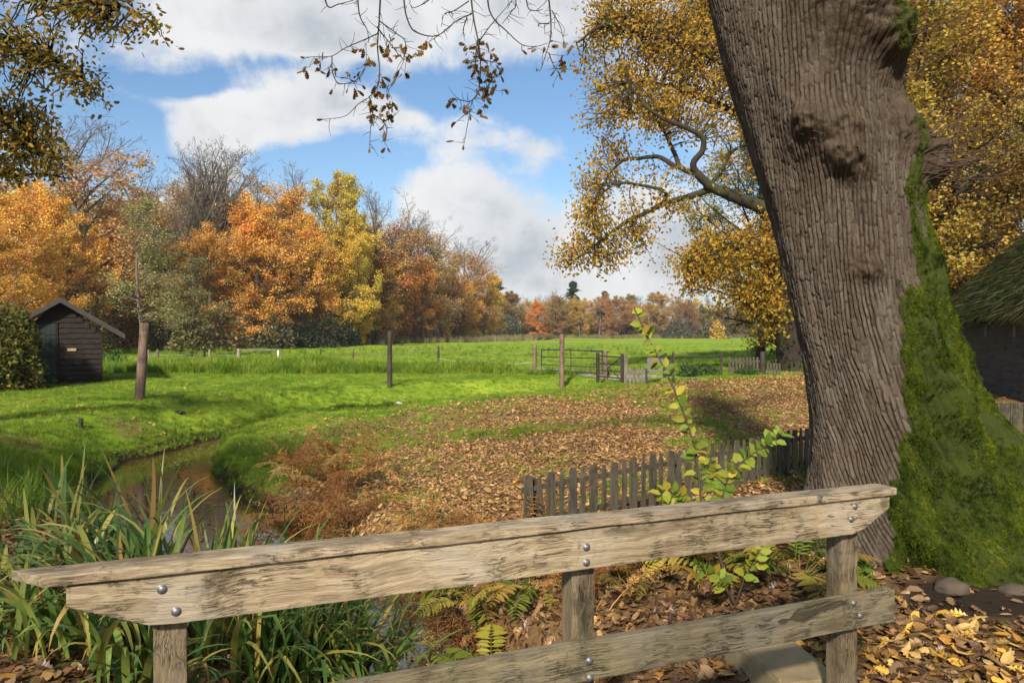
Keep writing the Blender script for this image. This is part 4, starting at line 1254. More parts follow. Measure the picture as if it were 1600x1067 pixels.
def straw_mesh(seed):
    r = np.random.default_rng(seed)
    n = 9
    d = np.stack([r.normal(0, .12, n), np.full(n, 1.0), r.normal(.03, .10, n)], -1)
    V, F = stamp((T_LEAF[0] * np.array((1, .13, .5)), T_LEAF[1]), np.stack([r.uniform(-.10, .10, n), r.uniform(-.2, .1, n), r.uniform(0, .06, n)], -1), basis(d, np.tile((0, 0, 1.0), (n, 1))), r.uniform(.35, .7, n))
    return mesh_np('straw', V, [F], M_STRAW)
M_STRAW = leaf_mat('mossy_straw', [(0, (.009, .013, .003)), (.4, (.025, .036, .005)), (.75, (.06, .072, .010)), (.9, (.075, .055, .026)), (1, (.14, .06, .025))], source='instance', trans=.15)
C_STRAW = proto_collection('straw_tuft', [straw_mesh(i) for i in range(4)])
n = 7000
q = r2.random(n); xx = r2.uniform(x0, x1, n)
slope = math.atan2(RISE, RUN)
P = np.stack([xx, .44 - RUN * q, 2.245 + (RISE + .05) * q], -1)
st = scatter('thatch', P, np.stack([np.full(n, -slope) + r2.normal(0, .06, n), r2.normal(0, .1, n), r2.normal(0, .12, n)], -1), r2.uniform(.5, .95, n), r2.integers(0, 4, n), C_STRAW, None, bld)
for lx in (2.6, 4.9):
    obj('vent', boxmesh('vent', lx, lx + .16, .0, .05, 1.60, 1.88, M_PANEL, .01), bld)

# ================================================================== tarred shed on the left
SA = rad(28)
shed = tag(empty('tarred_shed', (-13.7, 25.6, 0), SA), 'small dark tarred-plank shed with pitched roof beside the hedge', 'shed')
HWD = 1.15; SL = .67
obj('wall', boxmesh('shed_wall', -2 * HWD + .03, -.03, .04, 3.0, -.15, 1.70, M_DARKWOOD), shed)
obj('gable', prism('shed_gable', [(-2 * HWD + .03, 1.70), (-.03, 1.70), (-HWD, 1.70 + (HWD - .03) * SL * 1.5)], .045, .09, M_DARKWOOD), shed)
for i in range(14):
    z0 = -.02 + i * .172
    if z0 > 2.3: break
    x_r, x_l = 0.0, -1.24
    if z0 < 2.0:
        pass
    else:
        x_l = -2 * HWD
    zt = z0 + .17
    if zt > 1.72:
        cutx = (zt - 1.72) / (SL * 1.42)
        x_r, x_l = -cutx, max(x_l, -2 * HWD + cutx)
    if x_r - x_l < .2: break
    xs = np.linspace(x_l, x_r, 12)
    rr = random.Random(i)
    out = [(x_, z0 + rr.uniform(-.014, .014)) for x_ in xs] + [(x_, z0 + .185) for x_ in xs[::-1]]
    me = prism('shed_plank', out, 0.0, .024, M_DARKWOOD, .003)
    for v in me.vertices:
        v.co.y += (v.co.z - z0) * .17 - .005
    obj('plank', me, shed)
obj('corner_post', boxmesh('corner_post', -.02, .045, -.03, .05, -.1, 1.68, M_DARKWOOD, .004), shed)
dr = obj('door', boxmesh('shed_door', -2.02, -1.29, -.004, .03, .0, 2.02, M_DOOR, .006), shed)
for i in range(5):
    obj('board', boxmesh('door_board', -2.02 + i * .146, -2.02 + i * .146 + .14, -.016, -.005, .01, 2.01, M_DOOR, .004), dr)
obj('door_frame', boxmesh('door_frame', -1.285, -1.235, -.03, .05, -.05, 2.07, M_DARKWOOD, .004), shed)
obj('lintel', boxmesh('lintel', -2.1, -1.286, -.028, .05, 2.03, 2.09, M_DARKWOOD, .004), shed)
obj('ledge', boxmesh('door_ledge', -2.0, -1.30, -.030, -.017, .93, .97, M_BLACK, .002), dr)
for z_ in (.35, 1.62):
    obj('hinge', boxmesh('hinge', -1.62, -1.30, -.026, -.017, z_, z_ + .05, M_BLACK, .002), dr)
obj('plate', boxmesh('plate', -.98, -.72, -.035, -.018, 1.11, 1.20, M_SIGN, .004), shed, None, (0, 0, 0))
for sgn in (-1, 1):
    sl = prism('shed_roof_slope', [(0, 2.86), (sgn * 1.85, 2.86 - 1.85 * .64), (sgn * 1.85, 2.86 - 1.85 * .64 - .06), (0, 2.80)], -.32, 3.2, M_ROOFDK, .006)
    obj('roof_slope', sl, shed, (-HWD, 0, 0))
    bg_ = prism('bargeboard', [(0, 2.845), (sgn * 1.86, 2.845 - 1.86 * .64), (sgn * 1.86, 2.845 - 1.86 * .64 - .16), (0, 2.685)], -.36, -.325, M_ROOFDK, .004)
    obj('bargeboard', bg_, shed, (-HWD, 0, 0))
tag(obj('curved_stick', mesh_np('curved_stick', *joinVF([poly_tube([W(3, 602, 22.3), W(18, 585, 22.4), W(30, 560, 22.5), W(38, 550, 22.6)], .02, .012, 6, 10)]), M_PALEBARK, True)), 'pale curved stick leaning against the hedge by the shed', 'stick')

# ================================================================== posts in the grass
def round_post(name, px, ptop, pbot, d, wpx, mat, label, cat='post', group=None, lean=0.0, z0=None, taper=.9):
    b = W(px, pbot, d); g = float(ground(b[0], d)); tp = W(px + lean, ptop, d)
    r = wpx * d / FPX / 2
    rr = np.random.default_rng(int(px))
    k = 9
    P = np.stack([np.linspace(b[0], tp[0], k), np.full(k, d) + rr.normal(0, r * .05, k), np.linspace(min(g, b[2]) - .15, tp[2], k)], -1)
    R = np.linspace(r, r * taper, k) * (1 + rr.normal(0, .025, k))
    V, F = tube_arrays(P[None], R[None], 12)
    cap = np.arange((k - 1) * 12, k * 12)
    V = np.vstack([V, P[-1:] + np.array((0, 0, r * .08))])
    tri = np.stack([cap, np.roll(cap, -1), np.full(12, len(V) - 1)], -1)
    o0 = P[0].copy(); o0[2] = g
    me = mesh_np(name, V - o0, [F, tri], mat, False)
    for p in me.polygons: p.use_smooth = len(p.vertices) == 4
    o = obj(name, me, None, o0)
    return tag(o, label, cat, group)
round_post('wooden_post', 217, 505, 624, 19.8, 15, M_POST, 'leaning brown round post on the lawn near the shed', lean=9)
round_post('wooden_post', 609, 517, 602, 25.0, 8, M_POSTDK, 'tall thin dark upright post on the grass bank, middle of the meadow')
round_post('wooden_post', 878, 522, 593, 28.0, 8.5, M_POST, 'tall reddish round post standing in front of the steel field gate', lean=0)
round_post('gate_post', 835.5, 538.5, 583, 32.0, 6.5, M_POST, 'round wooden post left of the steel field gate')
round_post('gate_post', 946, 548, 592, 29.6, 6.5, M_POST, 'round wooden post where steel gate meets the small wooden gate')
small = [(233, 546, 561, 48, 2.4, M_POSTPALE, 'thin pale leaning stake, leftmost in the paddock fence', -2), (246, 546, 561, 48, 4, M_POST, 'short brown fence post beside the pale leaning stake', 0),
         (327, 546, 561, 48, 3, M_POSTPALE, 'slim pale fence post with dark insulator beside it', 0), (373, 545, 561, 48, 6.2, M_POSTPALE, 'thick pale post at the left end of the low paddock rail', 0),
         (477, 546, 556, 56, 2, M_POSTDK, 'small dark stake behind the tall grass, left of a pair', 0), (501, 545, 556, 56, 2.2, M_POSTDK, 'small dark stake behind the tall grass, right of a pair', 0),
         (551, 547, 562, 46, 4.6, M_POST, 'stubby brown paddock post left of the tall thin dark post', 0), (685, 541, 566, 43.5, 4, M_POSTDK, 'lone dark fence post in the meadow right of the tall thin post', 0),
         (648, 546, 554, 62, 1.8, M_POSTDK, 'tiny dark stake far out just right of the tall thin post', 0), (857, 544, 552, 65, 1.8, M_POSTDK, 'tiny far stake seen just left of the reddish round post', 0),
         (924, 545, 551, 66, 1.6, M_POSTDK, 'tiny far stake seen above the steel gate rail', 0), (966, 544, 551, 66, 1.6, M_POSTDK, 'tiny far stake seen above the small wooden gate', 0)]
for (a, b, c, d, e, m_, lb, ln) in small:
    round_post('fence_post', a, b, c, d, e, m_, lb, 'post', 'small paddock fence posts', ln)
for (a, lb) in ((299, 'dark fence insulator on the paddock wire, left one'), (319, 'dark fence insulator on the paddock wire beside the slim pale post')):
    b = W(a, 553, 48); parts = []
    V, F = tube_arrays(np.array([[(b[0], 48, b[2] - .5), (b[0], 48, b[2] - .18), (b[0], 48, b[2] - .12), (b[0], 48, b[2]), (b[0], 48, b[2] + .06), (b[0], 48, b[2] + .12), (b[0], 48, b[2] + .2)]]), np.array([[.015, .015, .11, .09, .05, .12, .06]]), 8)
    tag(obj('insulator', mesh_np('insulator', V, [F], M_BLACK, True)), lb, 'insulator', 'fence insulators')
# low rail between two pale posts
a, b = W(373, 546.5, 48), W(433, 546.5, 48)
lr = tag(empty('paddock_rail', (a[0], 48, 0)), 'low grey bar and white end post behind the tall grass', 'fence')
obj('bar', boxmesh('bar', 0, b[0] - a[0], -.04, .04, a[2] - .05, a[2] + .04, M_GREYWOOD, .01), lr)
obj('post', boxmesh('end_post', b[0] - a[0] + .01, b[0] - a[0] + .13, -.06, .06, -.2, a[2] - .03, M_WHITE, .02), lr)
# wires and white tape
def wire(name, pts, r, mat, label, cat='wire'):
    P = []
    for i in range(len(pts) - 1):
        A_, B_ = np.array(pts[i], float), np.array(pts[i + 1], float)
        for t_ in np.linspace(0, 1, 8, endpoint=False):
            c = A_ + (B_ - A_) * t_; c[2] -= .10 * 4 * t_ * (1 - t_); P.append(c)
    P.append(np.array(pts[-1], float))
    V, F = tube_arrays(np.array(P)[None], np.full((1, len(P)), r), 5)
    return tag(obj(name, mesh_np(name, V, [F], mat, True)), label, cat)
wire('fence_tape', [W(835, 566, 31.9), W(760, 564, 36), W(685, 560, 43.4)], .013, M_TAPE, 'white fence tape from gate post to lone dark fence post', 'tape')
wire('fence_wire', [W(835, 552, 31.9), W(760, 550, 38), W(685, 546, 43.4), W(551, 551, 46), W(501, 550, 56)], .012, M_WIRE, 'grey wire strung across the middle of the meadow')
wire('fence_wire', [W(233, 552, 48), W(299, 553, 48), W(327, 553, 48), W(373, 552, 48)], .012, M_WIRE, 'grey wire strung between the paddock posts near the shed')
wire('fence_wire', [W(1051, 553, 27.0), W(1127, 553, 31)], .012, M_WIRE, 'grey wire between the dark slim post and the picket gate')

# steel field gate
def bar(p, q, r, sides=8):
    return tube_arrays(np.array([[p, (np.array(p) + np.array(q)) / 2, q]]), np.full((1, 3), r), sides)
g0, g1 = np.array((1.23, 32.0)), np.array((3.50, 29.75))
ga = math.atan2(g1[1] - g0[1], g1[0] - g0[0]); GL = np.linalg.norm(g1 - g0)
gate = tag(empty('field_gate', (g0[0], g0[1], 0), ga), 'long dark tubular steel field gate across the gravel track', 'gate')
for z_ in (1.00, .70, .37, .13):
    V, F = bar((0, 0, z_), (GL, 0, z_), .026 if z_ in (1.0, .13) else .02)
    obj('bar', mesh_np('gate_bar', V, [F], M_IRON, True), gate)
for x_ in (0, GL * .5, GL):
    V, F = bar((x_, 0, .11), (x_, 0, 1.02), .026 if x_ != GL * .5 else .016)
    obj('upright', mesh_np('gate_upright', V, [F], M_IRON, True), gate)
V, F = bar((GL * .82, -.05, .97), (GL * 1.12, -.05, .97), .02); obj('latch', mesh_np('latch', V, [F], M_IRON, True), gate)

# small wooden pedestrian gate
h0, h1 = W(934, 590, 28.0)[:2], W(972.5, 598, 26.8)[:2]
ha = math.atan2(h1[1] - h0[1], h1[0] - h0[0]); HL = np.linalg.norm(h1 - h0)
pg = tag(empty('pedestrian_gate', (h0[0], h0[1], 0), ha), 'small dark wooden gate with crossed braces right of the steel gate', 'gate')
for x_, zt in ((0, .98), (HL, .98)):
    obj('post', boxmesh('gate_upright', x_ - .05, x_ + .05, -.05, .05, -.1, zt, M_POSTDK, .006), pg)
for z_ in (.86, .58, .34, .12):
    obj('bar', boxmesh('gate_slat', .052, HL - .052, -.02, .02, z_ - .025, z_ + .025, M_POSTDK, .004), pg)
for (xa, za, xb, zb) in ((.06, .84, HL - .05, .08), (HL - .06, .84, HL * .42, .42)):
    V, F = bar((xa, -.035, za), (xb, -.035, zb), .022, 4); obj('brace', mesh_np('brace', V, [F], M_POSTDK), pg)

# short picket run with grey panel
sp_ = tag(empty('picket_fence', W(978, 600, 26.3) * np.array((1, 1, 0)), rad(-8)), 'short run of grey pickets right of the small wooden gate', 'fence')
obj('post', boxmesh('post', -.06, .06, -.05, .05, -.1, .98, M_GREYWOOD, .008), sp_)
for i in range(5):
    obj('picket', prism('grey_picket', [(-.05, -.08), (.05, -.08), (.05, .44), (.02, .52), (-.02, .52), (-.05, .44)], -.012, .012, M_GREYWOOD, .003), sp_, (.14 + i * .135, -.07, 0))
for z_ in (.12, .36):
    obj('rail', boxmesh('rail', .062, .78, -.055, -.015, z_, z_ + .06, M_GREYWOOD, .003), sp_)
gp = tag(empty('panel_fence', W(1010, 600, 26.0) * np.array((1, 1, 0)), rad(4)), 'pale grey board panel between dark posts behind the sapling', 'fence')
obj('panel', boxmesh('panel', .03, .57, -.012, .012, .40, .86, M_PANEL, .004), gp)
for x_, zt in ((0, .5), (.64, 1.03), (.93, 1.06)):
    obj('post', boxmesh('post', x_ - .025 - .03 * (x_ == .64), x_ + .025 + .03 * (x_ == .64), -.04, .04, -.1, zt, M_POSTDK, .005), gp)
obj('side_panel', boxmesh('side_panel', .70, .90, -.015, .015, .35, .80, M_POSTDK, .004), gp)

# picket gate by the oak
c0 = W(1127, 590, 31.0)
og = tag(empty('picket_gate', (c0[0], c0[1], 0), rad(2)), 'old picket gate hung on round post near the ivy-clad oak', 'gate')
obj('post', boxmesh('thin_post', -.05, .05, -.05, .05, -.2, .93, M_POSTDK, .008), og)
for i in range(9):
    x_ = .34 + i * .142
    obj('picket', prism('gate_picket', [(-.045, -.05), (.045, -.05), (.042, .70 + random.uniform(-.02, .02)), (-.042, .72)], -.012, .012, M_PICKET, .003), og, (x_, 0, 0))
for z_ in (.12, .52):
    obj('rail', boxmesh('rail', .28, 1.58, .013, .05, z_, z_ + .07, M_PICKET, .003), og)
V, F = tube_arrays(np.array([[(1.70, 0, -.2), (1.70, 0, .3), (1.71, 0, .6), (1.70, 0, .93), (1.70, 0, .95)]]), np.array([[.12, .115, .11, .10, .001]]), 10)
obj('round_post', mesh_np('round_post', V, [F], M_POSTDK, True), og)
for i in range(5):
    obj('picket', prism('gate_picket', [(-.04, -.05), (.04, -.05), (.04, .46), (-.04, .48)], -.012, .012, M_PICKET, .003), og, (1.90 + i * .12, -.02, 0))

# gravel track at the gate, pale strip beside the panel
def sheet(name, pts, mat, lift=.012):
    bm = bmesh.new()
    vs = [bm.verts.new((x_, y_, 0)) for x_, y_ in pts]
    f = bm.faces.new(vs)
    bmesh.ops.triangulate(bm, faces=[f])
    bmesh.ops.subdivide_edges(bm, edges=bm.edges, cuts=7, use_grid_fill=True)
    P = np.array([v.co for v in bm.verts]); Z_ = ground(P[:, 0], P[:, 1])
    for v, z_ in zip(bm.verts, Z_): v.co.z = z_ + lift
    me = bpy.data.meshes.new(name); bm.to_mesh(me); bm.free(); me.materials.append(mat)
    return obj(name, me)
tag(sheet('path', [(.9, 32.2), (2.2, 31.0), (4.2, 29.2), (6.6, 27.4), (7.2, 28.2), (5.4, 30.4), (4.0, 33.5), (2.4, 35.5), (.6, 35)], M_GRAVEL, .035), 'pale gravel track passing under the steel gate', None, None, 'structure')
# bits and pieces lying about
p = on_ground(808, 580)
dm = tag(empty('drain_pipe', (p[0], p[1], p[2])), 'black drain pipe end with pale stone beside it, left of gate post', 'pipe')
V, F = tube_arrays(np.array([[(-.02, 0, -.1), (-.02, 0, .1), (.0, 0, .17), (.06, 0, .18)]]), np.array([[.07, .075, .08, .06]]), 10)
obj('pipe', mesh_np('pipe', V, [F], M_BLACK, True), dm)
obj('stone', stone_mesh(5, .10, (2.2, 1, .6)), dm, (.28, 0, .0))
p = on_ground(125, 667)
V, F = tube_arrays(np.array([[(0, 0, -.1), (0, 0, .08), (.01, 0, .16), (.01, 0, .17)]]), np.array([[.055, .05, .05, .001]]), 9)
tag(obj('stump', mesh_np('stump', V, [F], M_POSTDK, True), None, p), 'short dark stake stump in the grass below the shed', 'stump')
p = on_ground(622, 632)
tag(obj('scrap', stone_mesh(12, .09, (1.3, .7, .5)), None, p + np.array((0, 0, .03))), 'small pale scrap lying at the foot of the grass bank', 'scrap')
bpy.data.objects['scrap'].data.materials[0] = M_WHITE
p = on_ground(280, 646)
tag(obj('dark_stone', stone_mesh(14, .10, (1.3, .8, .5)), None, p + np.array((0, 0, .02))), 'small dark stone on the grass bank below the leaning post', 'stone')
bpy.data.objects['dark_stone'].data.materials[0] = M_BLACK
HAZE = .00028
# ================================================================== trees
def grow(p0, d0, L, r0, k, wig, up, rng, r1f=.35):
    N = len(p0)
    P = np.zeros((N, k, 3)); P[:, 0] = p0
    d = nrm(d0)
    st = (L / (k - 1))[:, None]
    for i in range(1, k):
        d = nrm(d + rng.normal(0, wig, (N, 3)) + np.array((0, 0, up)))
        P[:, i] = P[:, i - 1] + d * st
    R = r0[:, None] * np.linspace(1, r1f, k)[None]
    return P, R

def spawn(P, R, m, t0, t1, ang, angj, lenfrac, k, wig, up, rng, rs=.55, flat=1.0, abslen=None, rmin=.008):
    N, kp, _ = P.shape
    t = (np.linspace(t0, t1, m)[None] + rng.uniform(-.5, .5, (N, m)) * (t1 - t0) / max(m, 1)).clip(.02, .999)
    f = t * (kp - 1); i0 = np.floor(f).astype(int).clip(0, kp - 2); fr = (f - i0)[..., None]
    ar = np.arange(N)[:, None]
    A, B = P[ar, i0], P[ar, i0 + 1]
    pos = A + (B - A) * fr
    tan = nrm(B - A)
    rr = R[ar, i0] * (1 - fr[..., 0]) + R[ar, i0 + 1] * fr[..., 0]
    az = rng.uniform(0, 2 * PI, (N, m))
    ref = np.where(np.abs(tan[..., 2:3]) > .9, np.array((1.0, 0, 0)), np.array((0, 0, 1.0)))
    U = nrm(np.cross(tan, ref)); Vv = np.cross(tan, U)
    side = np.cos(az)[..., None] * U + np.sin(az)[..., None] * Vv * flat
    side = nrm(side)
    an = np.asarray(ang(t) if callable(ang) else np.full((N, m), ang)) + rng.normal(0, angj, (N, m))
    d = np.cos(an)[..., None] * tan + np.sin(an)[..., None] * side
    pl = np.linalg.norm(np.diff(P, axis=1), axis=2).sum(1)[:, None]
    L = (abslen(t) if abslen else pl * lenfrac * (1.15 - .6 * t)) * rng.uniform(.7, 1.25, (N, m))
    r0 = np.maximum(np.minimum(rr * rs, rr * .9), rmin)
    return grow(pos.reshape(-1, 3), d.reshape(-1, 3), L.ravel(), r0.ravel(), k, wig, up, rng)

def gen_tree(name, seed, H, Rw, kind, nleaf, lsize, bark=M_BARK, leafm=M_TREELEAF, tpl=T_DIA, sub=1.0):
    rng = np.random.default_rng(seed)
    tk = 9
    fan = kind in ('fan', 'bare')
    hh = H * (.30 if fan else .86)
    tp, tr = grow(np.zeros((1, 3)) - np.array((0, 0, .4)), np.array([[rng.normal(0, .04), rng.normal(0, .04), 1.0]]), np.array([hh]), np.array([H * (.009 if kind == 'slim' else .018) + .04]), tk, .035, .05, rng, .8 if fan else .22)
    if fan:
        s, q = spawn(tp, tr, 9, .70, .99, rad(27), rad(9), 1, 8, .07, .05, rng, .62, 1.0, lambda t: np.full(t.shape, H * .66))
        l1p, l1r = spawn(s, q, 11, .06, .96, rad(40), rad(11), .42, 6, .09, .08, rng, .55)
        stems = (s, q)
    else:
        env = {'round': lambda t: Rw * (.55 + .75 * np.sin(np.clip((t - .2) / .8, 0, 1) * PI * .92 + .35)) * .82,
               'slim': lambda t: Rw * (.5 + .5 * np.sin(t * PI)),
               'broad': lambda t: Rw * (1.15 - .35 * t) * (.75 + .3 * np.sin(t * PI))}[kind if kind in ('slim', 'broad') else 'round']
        n1 = int(34 * sub)
        l1p, l1r = spawn(tp, tr, n1, .07 if kind != 'slim' else .25, .99, lambda t: rad(88) - rad(56) * t ** 1.2, rad(9), 1, 7, .08, .05, rng, .5, 1.0, env)
        stems = None
    l2p, l2r = spawn(l1p, l1r, 7 if not fan else (7 if kind == 'bare' else 6), .22, .98, rad(46), rad(12), .45, 5, .11, .04, rng, .55, .6)
    l3p, l3r = spawn(l2p, l2r, 5, .25, 1.0, rad(42), rad(14), .50, 4, .13, .03, rng, .6, .7, None, .012)
    parts = [tube_arrays(tp, tr, 9), tube_arrays(l1p, l1r, 5), tube_arrays(l2p, l2r, 3), tube_arrays(l3p, np.maximum(l3r, .010), 3)]
    if stems: parts.append(tube_arrays(*stems, 6))
    tw = None
    if fan or kind == 'halfbare':
        l4p, l4r = spawn(l3p, l3r, 3 if fan else 2, .4, 1.0, rad(26), rad(10), .62, 2, .1, .05, rng, .7, 1, None, .012)
        parts.append(tube_arrays(l4p, np.maximum(l4r, .010), 3))
    V, F = joinVF(parts)
    zt = V[:, 2].max()
    tm = mesh_np(name + '_wood', V, F, bark, True)
    # leaves along the fine branches
    src = np.concatenate([l3p[:, 1:].reshape(-1, 3), l2p[:, 2:].reshape(-1, 3)])
    hfrac = src[:, 2] / zt
    if kind == 'halfbare': keep = sst(hfrac + (fbm(src[:, 0] * .25, src[:, 1] * .25, src[:, 2] * .25, octs=2, seed=seed) - .5) * .55, .82, .52)
    elif kind == 'fan': keep = sst(hfrac + (fbm(src[:, 0] * .2, src[:, 1] * .2, src[:, 2] * .2, octs=2, seed=seed) - .5) * .5, .66, .40)
    elif kind == 'bare': keep = sst(hfrac, .45, .2) * .25 + .01
    else: keep = .3 + .7 * sst(fbm(src[:, 0] * .35, src[:, 1] * .35, src[:, 2] * .35, octs=2, seed=seed), .36, .52)
    pk = rng.choice(len(src), nleaf, p=keep / keep.sum())
    pos = src[pk] + rng.normal(0, 1, (nleaf, 3)) * np.array((.34, .34, .22)) * (H / 20)
    nz = nrm(rng.normal(0, .6, (nleaf, 3)) + np.array((0, 0, .45)))
    d = nrm(rng.normal(0, 1, (nleaf, 3)) * np.array((1, 1, .5)))
    V, F = stamp(tpl, pos, basis(d, nz), rng.uniform(.6, 1.3, nleaf) * lsize)
    cm = mesh_np(name + '_leaves', V, [F], leafm)
    return tm, cm, zt

KIND = {
    'halfA': gen_tree('beech', 1, 20, 5.6, 'halfbare', 30000, .23),
    'halfB': gen_tree('beech', 2, 20, 6.2, 'halfbare', 30000, .23),
    'fanA': gen_tree('fan_beech', 3, 20, 6, 'fan', 26000, .24),
    'fanB': gen_tree('fan_beech', 4, 20, 6, 'fan', 20000, .24),
    'bareA': gen_tree('bare_tree', 5, 20, 5, 'bare', 500, .3),
    'roundA': gen_tree('round_tree', 6, 20, 6.0, 'round', 36000, .275),
    'roundB': gen_tree('round_tree', 7, 20, 6.6, 'round', 36000, .275),
    'broadA': gen_tree('broad_tree', 8, 20, 7.5, 'broad', 42000, .28),
    'slimA': gen_tree('slim_tree', 9, 16, 3.2, 'slim', 6500, .18, M_BARK),
    'woodA': gen_tree('wood_tree', 10, 22, 7.5, 'broad', 47000, .21, M_OAKBARK, M_TREELEAF, T_DIA, 1.2),
    'woodB': gen_tree('wood_tree', 11, 22, 7.0, 'round', 47000, .21, M_OAKBARK, M_TREELEAF, T_DIA, 1.2),
}
def conifer():
    rng = np.random.default_rng(3)
    tp, tr = grow(np.array([[0, 0, -.3]]), np.array([[0, 0, 1.0]]), np.array([18.0]), np.array([.28]), 8, .01, 0, rng, .1)
    lp, lr = spawn(tp, tr, 110, .14, .995, lambda t: rad(98) - rad(35) * t ** 3, rad(7), 1, 5, .04, -.03, rng, .3, 1, lambda t: .35 + 3.0 * (1 - t))
    V, F = joinVF([tube_arrays(tp, tr, 7), tube_arrays(lp, lr, 3)])
    tm = mesh_np('conifer_wood', V, F, M_OAKBARK, True)
    src = lp[:, 1:].reshape(-1, 3); n = 7000
    pos = src[rng.integers(0, len(src), n)] + rng.normal(0, .22, (n, 3))
    d = nrm(np.column_stack([pos[:, 0], pos[:, 1], np.full(n, -.4)]) + rng.normal(0, .5, (n, 3)))
    V, F = stamp(T_DIA, pos, basis(d, rdirs(rng, n)), rng.uniform(.35, .7, n))
    return tm, mesh_np('conifer_needles', V, [F], M_NEEDLE), 18.0
KIND['conifer'] = conifer()

def plant_tree(kind, px, d, ptop, col, label, group=None, name='tree', wide=1.0, rz=None, x=None, top=None):
    tm, cm, zt = KIND[kind]
    X = (px - 800) * d / FPX if x is None else x
    z = float(ground(X, d))
    H = (EYE - (ptop - HOR) * d / FPX - z) if top is None else top
    s = H / zt
    e = empty(name, (X, d, z), random.uniform(0, 6.28) if rz is None else rz)
    e.scale = (s * wide, s * wide, s)
    tag(e, label, 'tree', group)
    obj('trunk', tm, e)
    c = obj('crown', cm, e)
    c.color = tuple(col) + (1,)
    return e
ORANGE = (.76, .42, .05); DEEP = (.64, .34, .055); GOLD = (.66, .46, .05); OLIVE = (.33, .27, .055); RUST = (.53, .29, .095); TAN = (.54, .36, .15); GREYOL = (.22, .20, .08); YEL = (.76, .47, .035)
G1 = 'trees at the edge of the wood on the left'
LEFT = [
    ('broadA', 25, 52, 285, ORANGE, 'bright orange beech behind the hedge at the left edge', 1.0),
    ('halfB', 150, 66, 168, RUST, 'tall rust-brown thinning beech behind the shed', 1.15),
    ('bareA', 262, 78, 205, GREYOL, 'leafless dark-twigged tree above the leaning post', .95),
    ('bareA', 347, 84, 222, TAN, 'leafless tree standing between orange beeches', .8),
    ('fanA', 402, 86, 222, ORANGE, 'tall beech with bare top and orange lower leaves', .8),
    ('halfA', 455, 92, 245, ORANGE, 'orange-brown beech with twiggy top beside the golden oak', .95),
    ('roundA', 515, 96, 268, (0.549, 0.414, 0.048), 'leafy golden-olive oak in the middle of the wood edge', .72),
    ('roundB', 560, 106, 318, GOLD, 'golden tree just right of the leafy golden-olive oak', .75),
    ('fanB', 615, 110, 288, (0.800, 0.352, 0.066), 'wide beech with bare grey top and bright orange skirt', 1.25),
    ('fanA', 683, 132, 334, (0.678, 0.311, 0.066), 'brown twiggy beech right of the wide bare-topped beech', 1.2),
    ('halfA', 722, 148, 370, RUST, 'rust-brown beech near the right end of the wood edge', 1.15),
    ('roundA', 755, 160, 428, YEL, 'yellow-orange tree ending the wood edge by the far meadow', 1.1),
    ('broadA', 90, 60, 290, (0.800, 0.414, 0.048), 'low orange tree directly behind the shed roof', .8),
    ('roundB', 330, 74, 350, (0.678, 0.352, 0.057), 'low orange-tan tree below the leafless tree', 1.0),
    ('broadA', 408, 80, 305, (0.800, 0.394, 0.048), 'glowing orange tree below the bare-topped beech', .9),
    ('broadA', 590, 104, 372, (0.741, 0.414, 0.048), 'low amber tree before the wide bare-topped beech', .8),
    ('broadA', 662, 116, 392, (0.800, 0.352, 0.048), 'vivid orange low boughs right of the tall thin dark post', .85),
    ('slimA', 228, 50, 305, (0.336, 0.306, 0.095), 'slender pale olive tree rising behind the leaning post', 1.15),
    ('slimA', 300, 62, 400, (0.269, 0.260, 0.086), 'small grey-olive tree at the meadow edge', 1.6),
    ('broadA', 195, 72, 325, ORANGE, 'amber tree between the shed and the slender olive tree', .9),
    ('broadA', 470, 88, 335, (0.739, 0.396, 0.040), 'amber-orange tree left of the leafy golden-olive oak', .85),
    ('roundB', 545, 94, 345, (0.694, 0.480, 0.040), 'yellow-golden tree at the foot of the golden-olive oak', .9),
    ('broadA', 718, 140, 432, (0.762, 0.420, 0.040), 'low orange tree near the end of the wood edge', .9),
    ('halfA', 300, 88, 240, TAN, 'tan half-bare tree between two leafless trees', .95),
    ('halfB', 583, 108, 292, RUST, 'rust half-bare tree between golden tree and wide beech', 1.0),
    ('halfA', 648, 120, 328, TAN, 'tan half-bare tree right of the wide bare-topped beech', 1.2),
    ('roundB', -40, 45, 330, DEEP, 'deep orange tree cut by the left picture edge', 1.0),
]
for (k, px, d, pt, c, lb, wd) in LEFT:
    plant_tree(k, px, d, pt, c, lb, G1, wide=wd, name={'b': 'bare_tree', 's': 'slender_tree'}.get(k[0] if k != 'broadA' else 'x', 'beech_tree'))
# back rows that close the wood
rb = random.Random(4)
PLC = ['behind the orange beech at the left edge', 'behind the rust-brown beech above the shed', 'behind the leafless dark-twigged tree', 'behind the tall bare-topped orange beech', 'behind the leafy golden-olive oak', 'behind the wide bare-topped beech', 'behind the twiggy brown beech', 'behind the yellow-orange end tree']
CLR = [('rust-brown', RUST), ('olive-brown', OLIVE), ('tan', TAN), ('dull orange', DEEP), ('dull golden', GOLD)]
for i in range(24):
    t_ = i / 23
    px = -80 + 840 * t_; d = 92 + 95 * t_ + rb.uniform(-6, 10)
    ptop = np.interp(px, [-80, 100, 270, 400, 520, 600, 680, 760], [300, 290, 300, 310, 345, 380, 420, 455]) + rb.uniform(-8, 18)
    cn, cc = CLR[(i * 2 + i // 5) % 5]
    plant_tree(rb.choice(['halfA', 'roundA', 'roundB', 'broadA', 'fanB']), px, d, ptop, cc, '%s back-row tree, %s %s' % (cn, ('left one', 'middle one', 'right one')[i % 3], PLC[i // 3]), 'back rows of the left wood', 'wood_tree', wide=rb.uniform(1.0, 1.4))
